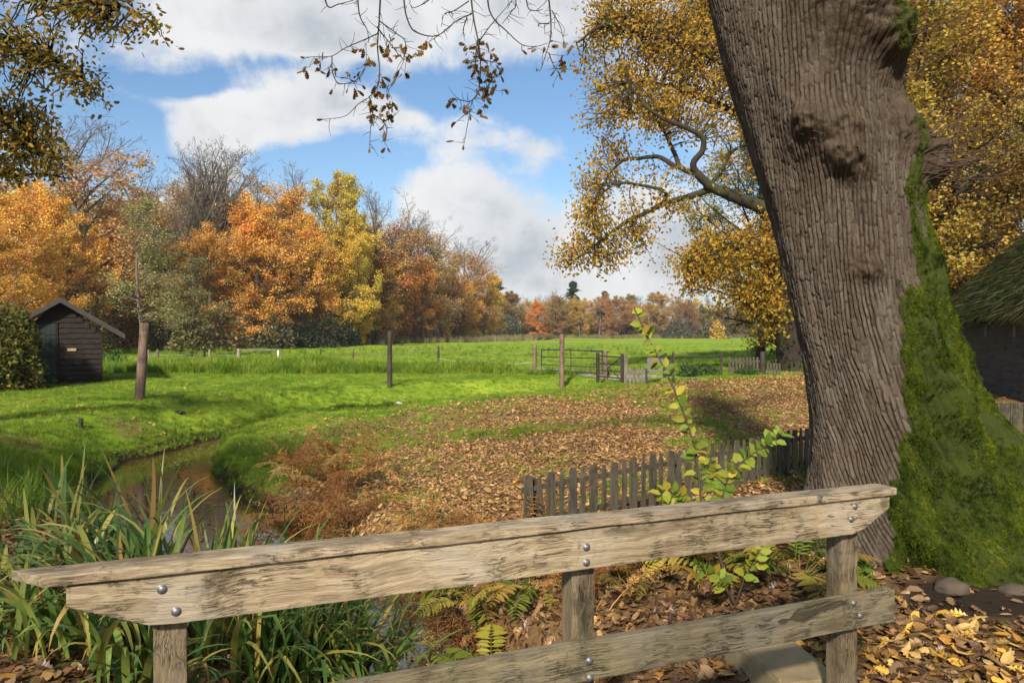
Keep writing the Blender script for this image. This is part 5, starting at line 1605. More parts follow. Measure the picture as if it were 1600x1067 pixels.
# undergrowth that closes the view between the stems
def mound_mesh(seed, n, ls):
    rg = np.random.default_rng(seed)
    q = nrm(rg.normal(size=(n, 3))) * (rg.random((n, 1)) ** .35); q[:, 2] = np.abs(q[:, 2])
    q *= (.75 + .5 * fbm(q[:, 0] * 2.5, q[:, 1] * 2.5, q[:, 2] * 2.5, octs=2, seed=seed))[:, None]
    V, F = stamp(T_DIA, q, basis(rdirs(rg, n), nrm(rg.normal(0, .6, q.shape) + q)), rg.uniform(.6, 1.3, n) * ls)
    return mesh_np('undergrowth_clump', V, [F], M_UNDER)
M_UNDER = leaf_mat('undergrowth_leaf', [(0, (.07, .06, .03)), (.4, (.13, .11, .05)), (.7, (.20, .14, .06)), (1, (.30, .16, .05))], source='instance', trans=.3)
C_UNDER = proto_collection('undergrowth_clump', [mound_mesh(i, 900, .13) for i in range(4)])
n = 230
t_ = rng.random(n)
ux = np.interp(t_, [0, .3, .6, 1], [-75, -38, -30, -6]) + rng.normal(0, 2, n); uy = np.interp(t_, [0, .3, .6, 1], [74, 92, 112, 176]) + rng.uniform(2, 22, n)
n2 = 170
ux = np.concatenate([ux, rng.uniform(-15, 115, n2)]); uy = np.concatenate([uy, rng.uniform(208, 232, n2)])
scatter('undergrowth', np.stack([ux, uy, ground(ux, uy) - .2], -1), np.stack([ux * 0, ux * 0, rng.uniform(0, 6.28, len(ux))], -1), np.where(uy > 200, rng.uniform(3.2, 5.5, len(ux)), rng.uniform(2.2, 4.4, len(ux))), rng.integers(0, 4, len(ux)), C_UNDER, 'brown undergrowth between the stems of the woods')
# far treeline
G2 = 'trees of the far treeline'
FAR = [('roundA', 800, 455, (0.300, 0.180, 0.053), 'dull brown tree at the left end of the far treeline'), ('broadA', 840, 468, (0.749, 0.293, 0.042), 'bright orange tree in the far treeline, left of the reddish post'),
       ('roundB', 873, 462, (0.432, 0.328, 0.065), 'olive-gold far tree straight behind the reddish post'), ('halfA', 868, 450, (0.389, 0.224, 0.072), 'brown rounded far tree behind the olive-gold one'),
       ('roundA', 906, 468, (0.605, 0.380, 0.050), 'slim golden tree in the far treeline'), ('broadA', 935, 458, RUST, 'rust-red tree right of the slim golden far tree'),
       ('roundB', 965, 462, (0.432, 0.207, 0.072), 'reddish-brown tree in the far treeline'), ('halfB', 1000, 460, RUST, 'rusty far tree left of the sapling tip'),
       ('roundA', 1032, 456, (0.518, 0.310, 0.065), 'amber-topped far tree right of the sapling tip'), ('broadA', 1068, 468, (0.390, 0.210, 0.068), 'brown far tree under the oak boughs'),
       ('roundB', 1095, 476, (0.225, 0.188, 0.068), 'grey-olive far tree under the oak boughs'), ('roundA', 1128, 480, (0.255, 0.180, 0.075), 'dim grey-brown far tree left of the oak trunk'),
       ('broadA', 1160, 482, (0.300, 0.195, 0.075), 'dim brown far tree close to the oak trunk')]
for i, (k, px, pt, c, lb) in enumerate(FAR):
    plant_tree(k, px, 200 + (i % 3) * 5, pt, c, lb, G2, wide=1.15)
for i in range(24):
    px = 745 + 19 * i + rb.uniform(-5, 5)
    cn, cc = CLR[(i * 2 + i // 5) % 5]
    near = min(FAR, key=lambda q: abs(q[1] - px))[4].split(' far tree')[0].split(' tree')[0].split(' in the')[0]
    sd = ('just left of and' if i % 2 else 'a little left of and') if px < min(FAR, key=lambda q: abs(q[1] - px))[1] else ('just right of and' if i % 2 else 'a little right of and')
    plant_tree(rb.choice(['roundA', 'roundB', 'halfA', 'halfB']), px, 214 + rb.uniform(0, 14), 462 + rb.uniform(-4, 14), cc, '%s rear tree %s behind the %s far tree' % (cn, sd, near), 'rear row of the far treeline', 'wood_tree', wide=1.1)
for px, pt, lb in ((773, 436, 'dark conifer poking above the left end of the far treeline'), (891, 440, 'dark spruce rising from the middle of the far treeline'), (946, 455, 'dark pine tip above the far treeline, rightmost conifer')):
    plant_tree('conifer', px, 226, pt, (1, 1, 1), lb, 'far conifers', 'conifer', 1.5)

# woods on the right behind the thatched building
G3 = 'trees of the wood on the right'
for (k, x_, d, tp_, c, lb, wd) in (
        ('woodA', 17.0, 33, 17, (0.42, 0.28, 0.03), 'golden oak filling the gap right of the great trunk', 1.0),
        ('woodB', 22.5, 31, 19, (0.50, 0.26, 0.03), 'orange tree above the thatched roof', 1.0),
        ('woodA', 27.5, 34, 20, (0.48, 0.22, 0.03), 'deep orange tree at the right picture edge', 1.0),
        ('woodB', 20.0, 42, 22, (0.36, 0.27, 0.04), 'tall yellow tree farther back beyond the thatched roof', 1.1),
        ('woodA', 30.0, 46, 24, (0.34, 0.21, 0.04), 'brownish tall tree farthest back on the right', 1.0),
        ('woodB', 15.5, 48, 17, (0.30, 0.24, 0.04), 'olive-gold tree standing beyond the ivy-clad oak', .9),
        ('woodA', 20.5, 25.5, 13, (0.24, 0.18, 0.03), 'low dusky tree just behind the thatched building', .75)):
    plant_tree(k, 0, d, 0, c, lb, G3, 'wood_tree', wd, None, x_, tp_)
# unseen trees added behind the viewer to shade the foreground
for (k, x_, d, tp_, c, lb) in (('fanB', -4.5, -13, 16, (.48, .27, .03), 'golden thinning tree added out of view for its shade, behind the viewer, left'), ('fanA', 7.5, -12, 16, (.45, .24, .03), 'amber thinning tree added out of view for its shade, behind the viewer, right'), ('woodB', -11.0, -7.0, 15, (.45, .27, .03), 'leafy golden tree added out of view to shade the left foreground')):
    plant_tree(k, 0, d, 0, c, lb, 'shade trees added behind the viewer', 'wood_tree', 1.0, None, x_, tp_)
plant_tree('conifer', 0, 36, 0, (1, 1, 1), 'dark conifer between great trunk and thatched roof', None, 'conifer', 1.5, None, 20.0, 9)

# ------------------------------------------------------------------ boughs built from limbs and leaf clusters
def bough_tree(name, loc, label, limbs, blobs, seed, tpl, lsize, leafm, per, barkm, nleafspread=.22, group=None, sidebar=None):
    rng = np.random.default_rng(seed)
    e = tag(empty(name, loc), label, 'tree', group)
    o0 = np.array(loc)
    parts, samp = [], []
    for pts, a, b in limbs:
        n = 5 * len(pts)
        P = resample(pts, n)
        P[1:-1] += rng.normal(0, .3 * (a + b) / 2, (n - 2, 3)) * .35
        parts.append(tube_arrays(P[None], np.linspace(a, b, n)[None], 8))
        samp.append(np.column_stack([P, np.linspace(a, b, n)]))
    samp = np.vstack(samp)
    V, F = joinVF(parts)
    obj('trunk', mesh_np(name + '_limbs', V - o0, F, barkm, True), e)
    tw, lp, ld = [], [], []
    TWP, TWR = [], []
    for (c, rr, m) in blobs:
        q = nrm(rng.normal(size=(m, 3))) * (rng.random((m, 1)) ** .45) * np.array(rr) + np.array(c)
        dist = np.linalg.norm(samp[None, :, :3] - q[:, None], axis=2) + samp[None, :, 3] * 2.0
        near = samp[dist.argmin(1)]
        for k in range(m):
            A_, B_ = near[k, :3], q[k]
            v = B_ - A_; L = np.linalg.norm(v)
            mid = A_ + v * .5 + rng.normal(0, .10 * L, 3) + np.array((0, 0, .08 * L))
            t_ = np.linspace(0, 1, 7)[:, None]
            P = (1 - t_) ** 2 * A_ + 2 * t_ * (1 - t_) * mid + t_ ** 2 * B_
            P[1:] += rng.normal(0, .018 * L, (6, 3))
            TWP.append(P); TWR.append(np.linspace(min(.012 * L + .012, near[k, 3] * .8), .008, 7))
            nl = rng.poisson(per)
            tt = rng.uniform(.5, 1.0, nl); ii = (tt * 6).astype(int).clip(0, 5); f = (tt * 6 - ii)[:, None]
            b = P[ii] * (1 - f) + P[ii + 1] * f
            sp = nleafspread
            lp.append(b + rng.normal(0, sp, (nl, 3)) * np.array((1, 1, .75)))
            ld.append(nrm(rng.normal(size=(nl, 3)) + np.array((0, 0, -.3))))
    V, F = tube_arrays(np.array(TWP), np.array(TWR), 3)
    obj('twigs', mesh_np(name + '_twigs', V - o0, [F], barkm, True), e)['kind'] = 'stuff'
    lp, ld = np.vstack(lp), np.vstack(ld)
    V, F = stamp(tpl, lp, basis(ld, rdirs(rng, len(lp))), rng.uniform(.65, 1.3, len(lp)) * lsize)
    obj('crown', mesh_np(name + '_leaves', V - o0, [F], leafm), e)
    return e
OD = 34.0
def OP(lst, dd=0.0, sw=0.0): return [tuple(W(a, b, OD + dd + sw * i)) for i, (a, b) in enumerate(lst)]
oak_limbs = [
    (OP([(1245, 590), (1232, 500), (1220, 420), (1208, 335), (1203, 220), (1195, 90), (1190, -60), (1180, -200)]), .80, .22),
    (OP([(1208, 335), (1182, 322), (1142, 306), (1112, 293), (1088, 272)], 0, -.3), .34, .19),
    (OP([(1088, 272), (1082, 256), (1097, 236), (1096, 216), (1072, 201), (1040, 189), (1008, 168), (980, 130)], -1.2, -.2), .15, .04),
    (OP([(1088, 272), (1065, 264), (1052, 240), (1036, 205), (1010, 180), (985, 178)], -1.2, .3), .13, .04),
    (OP([(1112, 296), (1075, 308), (1040, 318), (1010, 332), (978, 347), (945, 372), (900, 405), (885, 420)], -.8, .1), .15, .03),
    (OP([(1055, 262), (1030, 247), (1000, 248), (970, 254), (948, 280), (920, 330)], -1.2, .4), .11, .03),
    (OP([(1105, 292), (1125, 270), (1140, 240), (1165, 228), (1190, 225)], -1, .6), .10, .06),
    (OP([(1035, 320), (1038, 300), (1000, 290), (965, 288), (930, 310)], -.8, -.4), .09, .03),
    (OP([(1203, 200), (1150, 120), (1090, 80), (1020, 60), (950, 40), (900, 70)], 0, -.5), .26, .04),
    (OP([(1198, 100), (1120, 20), (1040, -40), (960, -60)], 0, .6), .24, .05),
    (OP([(1203, 230), (1150, 180), (1080, 150), (1000, 130), (920, 150)], .3, .8), .20, .04),
    (OP([(1218, 410), (1185, 396), (1150, 382), (1110, 390), (1075, 412)], 0, -.6), .20, .05),
    (OP([(1220, 440), (1200, 450), (1185, 480), (1180, 520)], 0, -.8), .12, .03),
    (OP([(1195, 60), (1260, 0), (1350, -60)], 0, .5), .22, .05),
    (OP([(1205, 260), (1290, 200), (1390, 150), (1450, 160)], 0, 1.0), .22, .05)]
def OB(px, py, rx, ry, m, dd=-.8, rd=2.2):
    k = OD / FPX
    return (W(px, py, OD + dd), (rx * k, rd, ry * k), m)
oak_blobs = [
    OB(1010, 60, 95, 75, 190), OB(1080, 90, 90, 90, 230, .5, 3), OB(950, 90, 50, 70, 45), OB(1040, 165, 90, 50, 130), OB(930, 170, 38, 55, 34), OB(960, 10, 60, 50, 50),
    OB(1120, 20, 90, 70, 180, .5, 3), OB(960, 230, 55, 60, 34), OB(1130, 200, 60, 55, 26), OB(925, 285, 36, 45, 30), OB(915, 345, 45, 50, 48), OB(890, 400, 32, 26, 22),
    OB(955, 400, 45, 32, 34), OB(985, 330, 60, 45, 26), OB(1040, 275, 70, 50, 14), OB(1000, 385, 30, 40, 18), OB(1060, 335, 55, 30, 14), OB(1140, 265, 45, 40, 12),
    OB(1130, 390, 70, 45, 90, -1.5), OB(1080, 420, 36, 40, 40, -2), OB(1170, 430, 60, 55, 100, -1.5), OB(1195, 490, 36, 45, 70, -1), OB(1090, 450, 36, 22, 18, -2), OB(1200, 370, 40, 50, 55, -1), OB(1140, 440, 50, 30, 40, -1.5),
    OB(1165, 120, 40, 90, 100, 1), OB(1280, 60, 120, 90, 60, 2), OB(1440, 120, 80, 90, 60, 3)]
oak = bough_tree('ivy_oak', tuple(W(1245, 575, OD) * np.array((1, 1, 0))), 'golden-brown spreading oak with mossy crooked limbs behind the great trunk', oak_limbs, oak_blobs, 9, T_LEAF, .165, M_OAKLEAF, 23, M_OAKBARK, .30)
# ivy on the oak's bole
rv = np.random.default_rng(6)
n = 2600; tq = rv.random(n); aq = rv.uniform(0, 2 * PI, n)
ax = resample(oak_limbs[0][0], 60)[(tq * 34).astype(int)]
pos = ax + np.stack([np.cos(aq), np.sin(aq), np.zeros(n)], -1) * (.78 - .4 * tq)[:, None] * rv.uniform(.85, 1.35, (n, 1)) + rv.normal(0, .08, (n, 3))
V, F = stamp(T_LEAF, pos - np.array(oak.location), basis(rdirs(rv, n), rdirs(rv, n)), rv.uniform(.12, .24, n))
M_IVY = leaf_mat('ivy_leaf', [(0, (.012, .025, .008)), (.6, (.025, .045, .012)), (1, (.05, .07, .015))], trans=.15)
obj('ivy', mesh_np('ivy', V, [F], M_IVY), oak)['kind'] = 'stuff'

# dark oak reaching in from the upper left
LD = 11.0
def LP(lst, dd=0.0): return [tuple(W(a, b, LD + dd + .1 * i)) for i, (a, b) in enumerate(lst)]
ul_limbs = [
    ([(-11.5, 10.5, -.2), (-11.3, 10.5, 2.5), (-11.0, 10.6, 5.0), (-10.2, 10.8, 7.5)], .45, .25),
    (LP([(-420, 60), (-260, -40), (-100, -60), (40, -50), (150, -10), (210, 20), (250, 45)]), .18, .01),
    (LP([(-420, 120), (-220, 60), (-80, 50), (40, 70), (110, 110), (150, 140)], .6), .14, .01),
    (LP([(-420, 200), (-250, 170), (-100, 160), (0, 190), (60, 230), (100, 250)], 1.5), .12, .012),
    (LP([(-420, 250), (-250, 240), (-100, 260), (20, 275), (60, 272), (110, 280)], 2.0), .10, .012)]
def LB(px, py, rx, ry, m, dd=0.0, rd=.8):
    k = (LD + dd) / FPX
    return (W(px, py, LD + dd), (rx * k, rd, ry * k), m)
ul_blobs = [LB(60, 20, 90, 60, 60), LB(140, 40, 50, 45, 34), LB(205, 25, 25, 22, 7), LB(238, 45, 16, 14, 6), LB(40, 100, 70, 45, 50, .6), LB(115, 120, 40, 38, 26, .6), LB(140, 148, 18, 16, 8, .6),
            LB(20, 190, 70, 40, 60, 1.5), LB(55, 235, 45, 35, 45, 1.5), LB(10, 260, 60, 30, 50, 2.0), LB(60, 262, 30, 16, 16, 2), LB(-60, 60, 90, 80, 40, .5), LB(-60, 200, 90, 80, 40, 1), LB(30, 155, 60, 30, 34, 1.2)]
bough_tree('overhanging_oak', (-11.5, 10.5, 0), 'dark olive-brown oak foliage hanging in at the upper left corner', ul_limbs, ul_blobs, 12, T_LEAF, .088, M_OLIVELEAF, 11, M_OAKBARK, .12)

# ------------------------------------------------------------------ hedge and shrubs
def leaf_mound(name, label, cat, loc, rads, n, ls, leafm, seed, col=None, group=None, holes=.42, squash=.0):
    rng = np.random.default_rng(seed)
    q = nrm(rng.normal(size=(n * 2, 3))) * (rng.random((n * 2, 1)) ** .30)
    q[:, 2] = np.abs(q[:, 2]) * 1.0
    lum = fbm(q[:, 0] * 3.1 + seed, q[:, 1] * 3.1, q[:, 2] * 3.1, octs=3, seed=seed)
    rr = np.linalg.norm(q, axis=1)
    k = rr < .62 + (lum - holes) * 1.4
    q, = (q[k][:n],)
    pos = q * np.array(rads)
    d = nrm(q + rng.normal(0, .8, q.shape) + np.array((0, 0, -.3)))
    V, F = stamp(T_DIA if n > 5000 else T_LEAF, pos, basis(d, nrm(rng.normal(0, .6, q.shape) + q)), rng.uniform(.6, 1.3, len(q)) * ls)
    e = tag(empty(name, loc), label, cat, group)
    c = obj('foliage', mesh_np(name + '_leaves', V, [F], leafm), e)
    if col: c.color = tuple(col) + (1,)
    parts = []
    for i in range(7):
        a = rng.uniform(0, 2 * PI); tgt = np.array((math.cos(a) * rads[0] * .55, math.sin(a) * rads[1] * .55, rads[2] * rng.uniform(.4, .8)))
        parts.append(poly_tube([(0, 0, -.1), tgt * .5 + rng.normal(0, .05 * rads[0], 3), tgt], .03 * rads[2] ** .5, .008, 5, 9))
    V, F = joinVF(parts)
    obj('stem', mesh_np(name + '_stems', V, F, M_TWIG, True), e)
    return e
hx = (-16.1, 22.6)
leaf_mound('hedge', 'dense olive hedge beside the tarred shed', 'hedge', (hx[0], hx[1], 0), (2.5, 1.6, 3.25), 15000, .14, M_HEDGE, 2, None, None, .30)
leaf_mound('laurel_bush', 'glossy green laurel bush right behind the tarred shed', 'shrub', tuple(W(178, 560, 34) * np.array((1, 1, 0))), (.8, .8, 1.05), 900, .16, M_SHRUB, 3, (.06, .13, .02))
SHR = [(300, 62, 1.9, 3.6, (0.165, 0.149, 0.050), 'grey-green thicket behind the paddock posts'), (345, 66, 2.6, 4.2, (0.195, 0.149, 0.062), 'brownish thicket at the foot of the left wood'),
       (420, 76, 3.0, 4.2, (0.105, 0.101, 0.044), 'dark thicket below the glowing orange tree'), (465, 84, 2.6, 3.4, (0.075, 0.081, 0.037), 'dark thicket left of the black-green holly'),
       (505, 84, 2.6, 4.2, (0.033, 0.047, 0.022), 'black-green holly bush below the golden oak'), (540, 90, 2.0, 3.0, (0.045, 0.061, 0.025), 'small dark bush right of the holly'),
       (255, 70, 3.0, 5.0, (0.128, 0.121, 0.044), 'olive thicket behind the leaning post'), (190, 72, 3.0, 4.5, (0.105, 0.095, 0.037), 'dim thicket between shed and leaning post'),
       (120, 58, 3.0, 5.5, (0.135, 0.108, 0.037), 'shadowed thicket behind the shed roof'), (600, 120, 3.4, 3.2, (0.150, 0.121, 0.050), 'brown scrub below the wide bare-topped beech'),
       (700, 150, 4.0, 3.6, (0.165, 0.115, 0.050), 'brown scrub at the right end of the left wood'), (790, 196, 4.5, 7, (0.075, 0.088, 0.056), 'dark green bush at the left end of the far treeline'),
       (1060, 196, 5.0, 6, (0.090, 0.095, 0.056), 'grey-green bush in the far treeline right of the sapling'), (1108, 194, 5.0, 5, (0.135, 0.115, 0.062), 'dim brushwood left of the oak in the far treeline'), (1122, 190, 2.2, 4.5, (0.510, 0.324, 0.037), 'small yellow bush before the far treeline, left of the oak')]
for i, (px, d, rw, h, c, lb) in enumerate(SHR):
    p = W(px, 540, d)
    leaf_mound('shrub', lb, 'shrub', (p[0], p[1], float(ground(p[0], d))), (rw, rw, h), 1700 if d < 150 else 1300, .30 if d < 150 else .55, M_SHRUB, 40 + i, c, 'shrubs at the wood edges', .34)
for i, (px, d, rw, h, lb) in enumerate(((1075, 30.0, .55, .6, 'low green weeds right of the grey panel'), (1100, 30.5, .7, .55, 'low dark weeds left of the picket gate'), (1165, 31.2, .6, .4, 'weeds at the foot of the picket gate'))):
    p = W(px, 580, d)
    leaf_mound('weeds', lb, 'weeds', (p[0], p[1], float(ground(p[0], d))), (rw, rw, h), 700, .10, M_SHRUB, 70 + i, (.05, .10, .02), None, .36)

# rail fence, brown hoarding and brushwood before the wood
rf = tag(empty('rail_fence', (W(168, 545, 68)[0], 68, 0), math.atan2(24, W(470, 545, 92)[0] - W(168, 545, 68)[0]) * 1.0), 'low weathered rail fence along the foot of the left wood', 'fence')
LN = math.hypot(24, W(470, 545, 92)[0] - W(168, 545, 68)[0])
for i in range(int(LN / 3) + 1):
    obj('post', boxmesh('post', i * 3 - .06, i * 3 + .06, -.06, .06, -.3, 1.05, M_GREYWOOD, .01), rf)
for z_ in (.35, .95):
    obj('rail', boxmesh('rail', 0, LN, -.10, -.062, z_ - .05, z_ + .05, M_GREYWOOD, .01), rf)
hb = tag(empty('brown_hoarding', (W(172, 545, 80)[0], 80, 0), rad(12)), 'dark brown board wall between shed and leaning post, under the trees', 'hoarding')
for i in range(12):
    obj('board', boxmesh('hoarding_board', i * .30, i * .30 + .29, -.02, .02, -.2, 2.3 + random.uniform(-.03, .03), M_POST, .006), hb)
rv = np.random.default_rng(8); parts = []
for i in range(170):
    c = np.array((rv.uniform(-3.5, 9.0), 150 + rv.normal(0, .6), 0)); c[2] = float(ground(c[0], c[1])) + rv.uniform(0, .75)
    a = rv.normal(0, .35); L = rv.uniform(1, 3)
    v = np.array((math.cos(a), math.sin(a), rv.normal(0, .1))) * L
    parts.append(poly_tube([c - v / 2, c + rv.normal(0, .05, 3), c + v / 2], .06, .03, 4, 4))
V, F = joinVF(parts)
tag(obj('brushwood_heap', mesh_np('brushwood_heap', V, F, M_TWIG)), 'long low heap of brown brushwood at the far side of the meadow', 'brushwood heap')

# ================================================================== plants by the water
def ribbon(L, width, bendv, seed, seg=9):
    r = random.Random(seed)
    V, F = [], []
    ang = rad(r.uniform(4, 14)); x = z = 0.0
    fold = r.uniform(.55, .9); kink = r.random() < .22
    for i in range(seg + 1):
        t_ = i / seg
        ww = width * (1 - t_ ** 2.6) * (.75 + .5 * min(1, t_ * 3)) + .0006
        V += [(x, -ww / 2, z), (x, 0, z - .12 * ww), (x, ww / 2, z)]
        st = L / seg
        ang += bendv * (1.8 * t_ + .15) / seg
        if kink and abs(t_ - fold) < .5 / seg: ang += 1.1
        x += math.sin(ang) * st; z += math.cos(ang) * st
        if i < seg:
            a = i * 3
            F += [(a, a + 1, a + 4, a + 3), (a + 1, a + 2, a + 5, a + 4)]
    return mesh_np('iris_leaf', np.array(V), [np.array(F)], M_IRIS, True)
IRIS = [ribbon(1.0, .030, b, i) for i, b in enumerate((.2, .5, .9, 1.3, 1.7, 2.1, 2.4, .35, 1.1, 1.9))]
def iris_clump(x, y, n, L0, L1, spread, label, lean=None, seed=0, bent=None):
    r = random.Random(seed)
    z = max(float(ground(x, y)), -1.0)
    e = tag(empty('iris_clump', (x, y, z)), label, 'iris', 'iris clumps by the stream')
    for i in range(n):
        a = r.uniform(0, 2 * PI)
        if lean is not None and r.random() < .75: a = lean + r.gauss(0, .8)
        q = spread * math.sqrt(r.random()); b = r.uniform(0, 2 * PI)
        k = r.choice(bent or range(10))
        xx, yy = x + q * math.cos(b), y + q * math.sin(b)
        o = obj('leaf', IRIS[k], e, (q * math.cos(b), q * math.sin(b), float(ground(xx, yy)) - z if float(ground(xx, yy)) > -1.0 else 0), (r.gauss(0, .14), r.gauss(.10, .16), a), None)
        s = r.uniform(L0, L1); o.scale = (s, r.uniform(.75, 1.25), s)
    return e
up_ = [0, 1, 7, 2, 8, 3, 2, 8]
iris_clump(-3.3, 7.1, 30, .75, 1.25, .24, 'tall upright iris clump rising above the left half of the railing', None, 1, up_)
iris_clump(-2.8, 7.3, 12, .70, 1.1, .18, 'upright pale iris blades standing in the bright water', None, 2, [0, 7, 1])
iris_clump(-4.0, 7.0, 26, .5, .85, .32, 'grassy iris clump on the left bank above the railing end', rad(150), 3)
iris_clump(-2.15, 7.5, 20, .8, 1.25, .16, 'sparse iris shoots arching right over the dark bank', rad(10), 4, [1, 2, 8, 1, 2])
iris_clump(-1.55, 7.3, 8, .6, .95, .12, 'few thin iris shoots left of the brown ferns', rad(20), 14, [1, 2, 0])
iris_clump(-2.15, 6.25, 120, .8, 1.3, .36, 'big drooping iris clump seen under the upper board', rad(-20), 5)
iris_clump(-1.60, 6.0, 120, .8, 1.3, .34, 'drooping iris clump over the dark water under the railing', rad(-10), 16)
iris_clump(-1.15, 5.6, 70, .7, 1.15, .24, 'drooping iris clump reaching towards the middle post', rad(0), 6)
iris_clump(-1.75, 5.2, 80, .7, 1.2, .30, 'iris clump low under the railing right of the left post', rad(-40), 17)
iris_clump(-2.3, 4.9, 90, .7, 1.15, .36, 'yellowing iris clump beside the left railing post', rad(-120), 7, [3, 4, 5, 6, 9])
iris_clump(-2.9, 5.2, 60, .5, .85, .36, 'browning iris clump at the left end of the railing', rad(170), 8, [3, 4, 5, 6, 9])
iris_clump(-3.7, 6.0, 18, .4, .65, .4, 'iris clump at the lower left corner of the picture', rad(-170), 9)
iris_clump(-2.55, 4.35, 80, .45, .75, .30, 'arching yellowed iris clump left of the left railing post', rad(-150), 18, [4, 5, 6, 9, 3])
iris_clump(-3.05, 4.75, 70, .45, .75, .34, 'arching brownish iris clump at the lower left picture edge', rad(-120), 19, [4, 5, 6, 9, 3])
iris_clump(-2.05, 4.2, 60, .45, .75, .24, 'iris clump right behind the left railing post', rad(-60), 20, [4, 5, 6, 9, 3])
iris_clump(-1.55, 5.55, 90, .7, 1.2, .30, 'green iris clump between left and middle railing posts', rad(-30), 21)
# rank grass on the dark left bank
n = 110
x = rng.uniform(-6.8, -4.3, n); y = rng.uniform(6.5, 11.5, n); k = (ground(x, y) > -.9) & (ditch(x, y)[1] > 0); x, y = x[k], y[k]
scatter('rank_grass', np.stack([x, y, ground(x, y)], -1), slope_rot(x, y, rng, .2), rng.uniform(.4, .85, len(x)), rng.integers(0, 3, len(x)), C_TALL, 'long rank grass on the near left bank')
x = rng.uniform(-9, -2, 9000); y = rng.uniform(8, 22, 9000); ds_, sd_, _ = ditch(x, y)
hw_ = np.interp(_, np.arange(len(DITCH)), DITCH[:, 2])
k = (ds_ - hw_ < 1.0) & (ds_ - hw_ > .15) & ((sd_ > 0) | (y > 12.5)) & (ground(x, y) > -.86) & (rng.random(len(x)) < .55); x, y = x[k], y[k]
scatter('bank_grass', np.stack([x, y, ground(x, y)], -1), slope_rot(x, y, rng, .25), rng.uniform(.14, .32, len(x)), rng.integers(0, 3, len(x)), C_TALL, 'green grass hanging over the stream edge')

def frond(L, wid, arch, seed, mat, pairs=15):
    r = np.random.default_rng(seed)
    t_ = np.linspace(0, 1, 12)
    ang = .25 + arch * t_
    xs = np.cumsum(np.sin(ang)) * L / 12; zs = np.cumsum(np.cos(ang)) * L / 12
    P = np.stack([xs, np.zeros(12), zs], -1)
    parts = [tube_arrays(P[None], np.linspace(.005, .0015, 12)[None], 3)]
    pos, dr, sz = [], [], []
    for i in range(pairs):
        q = .22 + .78 * i / (pairs - 1)
        k = min(int(q * 11), 10); f = q * 11 - k
        c = P[k] * (1 - f) + P[k + 1] * f; tan = nrm(P[k + 1] - P[k])
        ln = wid * (math.sin(min(1, (q - .15) / .85) * PI * .82 + .42)) * r.uniform(.8, 1.1)
        for s_ in (-1, 1):
            pos.append(c); dr.append(np.array((0, s_ * 1.0, 0)) + tan * .45 + np.array((0, 0, -.25)) + r.normal(0, .10, 3)); sz.append(max(ln, .02))
    pos, dr, sz = np.array(pos), np.array(dr), np.array(sz)
    nn = np.tile(np.array((-.3, 0, 1.0)), (len(pos), 1)) + r.normal(0, .2, (len(pos), 3))
    tp = (T_LEAF[0] * np.array((1, .55, 1)), T_LEAF[1])
    parts2 = stamp(tp, pos, basis(nrm(dr), nrm(nn)), sz)
    V, F = joinVF([parts[0], parts2])
    return mesh_np('frond', V, F, mat)
FERN = [frond(.62, .14, 1.5 + .25 * i, i, M_FERN) for i in range(4)]
BRAK = [frond(.95, .20, .9 + .35 * i, 10 + i, M_BRACKEN, 17) for i in range(5)]
def lacy(L, wid, arch, seed, mat, pairs=13):
    r = np.random.default_rng(seed)
    t_ = np.linspace(0, 1, 12)
    ang = .15 + arch * t_ ** 1.5 + np.cumsum(r.normal(0, .06, 12))
    P = np.stack([np.cumsum(np.sin(ang)) * L / 12, np.cumsum(r.normal(0, .01, 12)), np.cumsum(np.cos(ang)) * L / 12], -1)
    parts = [tube_arrays(P[None], np.linspace(.006, .0015, 12)[None], 3)]
    tp = (np.array([(0, 0, 0), (.4, -.13, .02), (1, 0, -.12), (.4, .13, .02)], float), np.array([(0, 1, 2, 3)]))
    pos, dr, sz = [], [], []
    for i in range(pairs):
        q = .25 + .75 * i / (pairs - 1); k = min(int(q * 11), 10); f = q * 11 - k
        c = P[k] * (1 - f) + P[k + 1] * f; tan = nrm(P[k + 1] - P[k])
        ln = wid * math.sin(min(1, (q - .15) / .85) * PI * .8 + .5) * r.uniform(.6, 1.15)
        for s_ in (-1, 1):
            d = nrm(np.array((0, s_, 0)) + tan * r.uniform(.2, .8) + r.normal(0, .25, 3))
            end = c + d * ln + np.array((0, 0, -.25 * ln))
            parts.append(tube_arrays(np.array([[c, (c + end) / 2, end]]), np.array([[.002, .0015, .001]]), 3))
            for j in range(6):
                g = (j + .8) / 6.5; b = c + (end - c) * g
                for s2 in (-1, 1):
                    pos.append(b); dr.append(nrm(np.cross(d, np.array((.2, 0, 1.0))) * s2 + d * .7 + r.normal(0, .3, 3))); sz.append(ln * .30 * (1.1 - .6 * g))
    pos, dr, sz = np.array(pos), np.array(dr), np.array(sz)
    parts.append(stamp(tp, pos, basis(dr, rdirs(r, len(pos))), sz))
    V, F = joinVF(parts)
    return mesh_np('bracken_frond', V, F, mat)
BRAK = [lacy(1.0, .22, .5 + .32 * i, 10 + i, M_BRACKEN) for i in range(6)]
def fern(name, x, y, n, s0, s1, protos, label, cat, seed, tilt=.35, group=None):
    r = random.Random(seed)
    z = float(ground(x, y))
    e = tag(empty(name, (x, y, z)), label, cat, group)
    for i in range(n):
        a = i * 2.39996 + r.gauss(0, .3); q = r.uniform(0, .14)
        obj('frond', protos[r.randrange(len(protos))], e, (q * math.cos(a), q * math.sin(a), -.02), (r.gauss(0, .2), r.gauss(.1, tilt), a), r.uniform(s0, s1))
    return e
fern('bracken', -2.75, 9.9, 26, .75, 1.15, BRAK, 'large rust-coloured bracken clump at the bend of the stream', 'fern', 1)
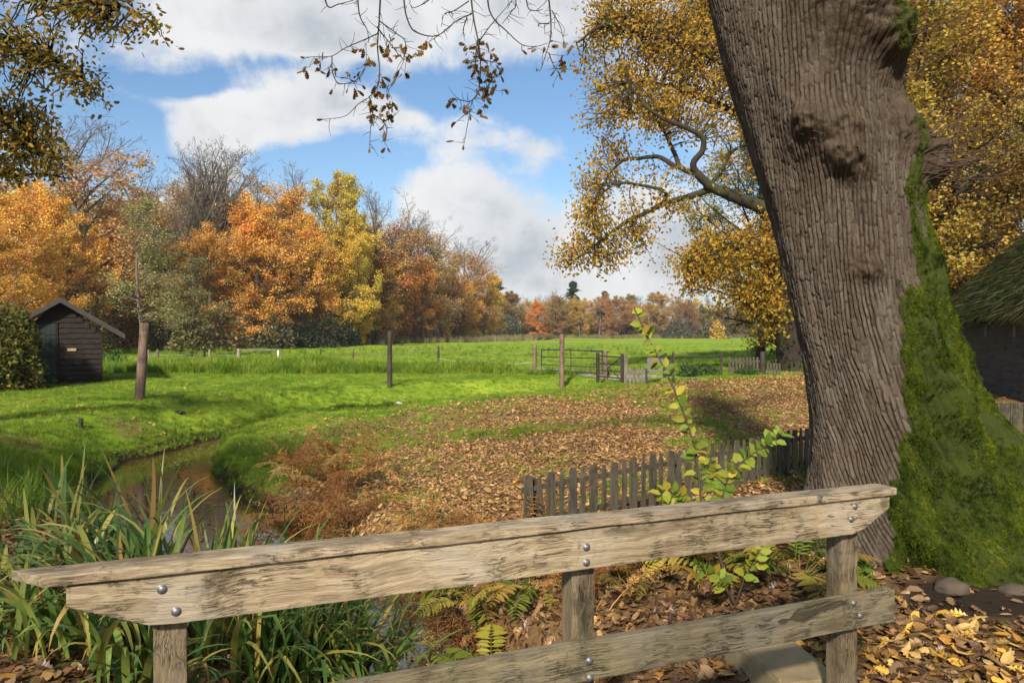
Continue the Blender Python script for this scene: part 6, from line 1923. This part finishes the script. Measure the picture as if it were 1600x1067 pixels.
fern('bracken', -2.35, 10.6, 22, .8, 1.2, BRAK, 'rust-brown bracken behind the large clump, taller fronds', 'fern', 2)
fern('bracken', -3.1, 11.2, 16, .7, 1.0, BRAK, 'dark rust bracken farthest back beside the water', 'fern', 3)
fern('bracken', -2.05, 9.6, 18, .6, .95, BRAK, 'tawny bracken on the slope side of the large clump', 'fern', 4)
fern('bracken', -1.15, 8.6, 14, .5, .8, BRAK, 'tawny bracken low on the slope left of the picket fence', 'fern', 5)
fern('bracken', -.75, 8.1, 10, .4, .65, BRAK, 'small brown fern just left of the picket fence end', 'fern', 6)
for i, (x_, y_, n_, lb, pr) in enumerate(((-.35, 6.7, 16, 'yellow-green fern arching over dark water under the railing', FERN), (.15, 6.2, 16, 'olive fern low beside the middle railing post', FERN), (-.15, 5.6, 14, 'green fern nearest the lower board, left of the middle post', FERN),
        (.35, 7.1, 13, 'dull yellow fern below the picket fence end', FERN), (-.8, 7.2, 14, 'brown fern hanging at the stream edge below the fence', BRAK), (2.05, 5.55, 14, 'bright green fern at the foot of the leaning tree', FERN), (1.0, 6.0, 10, 'small green fern right of the middle post', FERN), (.55, 5.6, 12, 'brown-green fern touching the middle post', BRAK),
        (-.55, 6.2, 14, 'rusty fern drooping to the water left of the middle post', BRAK), (.05, 6.9, 12, 'tawny fern on the bank behind the middle post', BRAK), (1.55, 5.9, 10, 'yellowing fern beside the sapling stem', FERN), (-1.2, 8.0, 12, 'rusty fern at the dark water edge above the railing', BRAK), (-1.9, 8.9, 12, 'dark rusty fern below the large bracken clump', BRAK))):
    s_ = .75 if pr is BRAK else 1.0
    fern('fern', x_, y_, n_, .7 * s_, 1.15 * s_, pr, lb, 'fern', 20 + i, .3, 'ferns by the stream')

# the yellow-green sapling
def leaf_mesh_sap(seed):
    r = random.Random(seed)
    V = T_LEAF[0] * np.array((1, 1.25, 1)); V = V.copy(); V[:, 2] += r.uniform(-.25, .1) * V[:, 0] ** 2 + .25 * np.abs(V[:, 1])
    return mesh_np('sapling_leaf', V, [T_LEAF[1]], M_SAP, True)
SAPL = [leaf_mesh_sap(i) for i in range(4)]
pb = on_ground(1150, 948)
sap = tag(empty('sapling', tuple(pb)), 'yellow-green leafy sapling growing in front of the picket fence', 'sapling')
stems = [
    ([(1150, 948, 5.25), (1122, 860, 5.3), (1098, 790, 5.35), (1088, 710, 5.4), (1070, 650, 5.4), (1045, 590, 5.4), (1022, 545, 5.4), (1005, 510, 5.4), (990, 480, 5.4)], .012, .003),
    ([(1122, 860, 5.3), (1128, 800, 5.2), (1135, 755, 5.2), (1160, 722, 5.2), (1195, 698, 5.2), (1222, 676, 5.2)], .008, .003),
    ([(1120, 855, 5.3), (1080, 800, 5.2), (1050, 770, 5.1), (1030, 775, 5.1)], .007, .003),
    ([(1150, 948, 5.25), (1165, 905, 5.2), (1185, 865, 5.1), (1205, 835, 5.1)], .008, .003),
    ([(1150, 948, 5.25), (1120, 900, 5.1), (1085, 880, 5.0)], .006, .003),
    ([(1098, 790, 5.35), (1115, 745, 5.5), (1105, 715, 5.5)], .006, .003)]
parts = []
rs = np.random.default_rng(15)
for si, (pts, a, b) in enumerate(stems):
    P3 = [W(*q) - pb for q in pts]
    parts.append(poly_tube(P3, a, b, 6, 30))
    P = resample(P3, 60)
    nl = (66, 60, 44, 30, 22, 26)[si]
    for i in range(nl):
        t_ = (.30 if si == 0 else .35) + (.70 if si == 0 else .65) * i / (nl - 1)
        k = min(int(t_ * 59), 58)
        tan = nrm(P[k + 1] - P[k])
        sd = np.cross(tan, np.array((0, 1.0, 0))) * (1 if i % 2 else -1)
        d = nrm(sd + tan * .5 + rs.normal(0, .35, 3) + np.array((0, 0, -.12)))
        Rm = basis(d[None], nrm(np.array((0, -.7, .6)) + rs.normal(0, .35, 3))[None])[0]
        o = bpy.data.objects.new('leaf', SAPL[i % 4]); o.parent = sap; COL.objects.link(o)
        m4 = Matrix([[*Rm[0], 0], [*Rm[1], 0], [*Rm[2], 0], [0, 0, 0, 1]])
        s_ = float(rs.uniform(.05, .105)) * (1.0 if si == 0 and t_ < .85 else .9)
        o.matrix_local = Matrix.Translation(Vector(P[k] + rs.normal(0, .012, 3))) @ m4 @ Matrix.Scale(s_, 4)
V, F = joinVF(parts)
obj('stem', mesh_np('sapling_stem', V, F, M_TWIG, True), sap)

# ================================================================== golden leaves right before the tree
n = 1500
x = rng.uniform(1.2, 4.2, n); y = rng.uniform(3.3, 5.3, n)
edge_ = fbm(x * 1.3, y * 1.3, octs=3, seed=91)
k = (rng.random(n) < sst(y + (edge_ - .5) * 1.6 + (x - 2.4) * .25, 5.0, 4.2)) & ~((np.abs(x - 1.58 + (y - 3.3) * .13) < .2))
x, y = x[k], y[k]
z = ground(x, y)
rot = slope_rot(x, y, rng, .42)
sz = rng.uniform(.07, .125, len(x))
pid = rng.integers(0, 8, len(x))
# those that show largest are leaves of their own
px_ = 800 + x / y * FPX; py_ = HOR + (EYE - z) / y * FPX
inview = (px_ < 1600) & (py_ < 1067) & (px_ > 1230)
order = np.argsort(np.where(inview, y, 99))[:140]
own = np.zeros(len(x), bool); own[order] = inview[order]
for i in np.where(own)[0]:
    o = obj('fallen_leaf', GLD[pid[i]], None, (x[i], y[i], z[i] + .018 + random.uniform(0, .02)), rot[i], float(sz[i]))
    tag(o, 'golden-brown fallen leaf on the path right of the railing', 'leaf', 'golden fallen leaves by the railing')
k = ~own
scatter('golden_litter', np.stack([x[k], y[k], z[k] + rng.uniform(0, .03, k.sum())], -1), rot[k], sz[k], pid[k], C_GLD, 'golden fallen leaves heaped beside the concrete edging')

# ================================================================== the moist autumn air
hm = bpy.data.materials.new('autumn_haze'); hm.use_nodes = True
ht = NT(hm.node_tree)
pv = ht.n('ShaderNodeVolumePrincipled', {'Color': (.93, .95, 1.0, 1), 'Density': HAZE, 'Anisotropy': .2})
ht.n('ShaderNodeOutputMaterial', {'Volume': pv.outputs[0]})
hz = obj('haze', boxmesh('haze', -484, 484, -44, 664, -3.0, 32.0, hm))
tag(hz, 'thin autumn haze over the meadow', None, None, 'stuff')
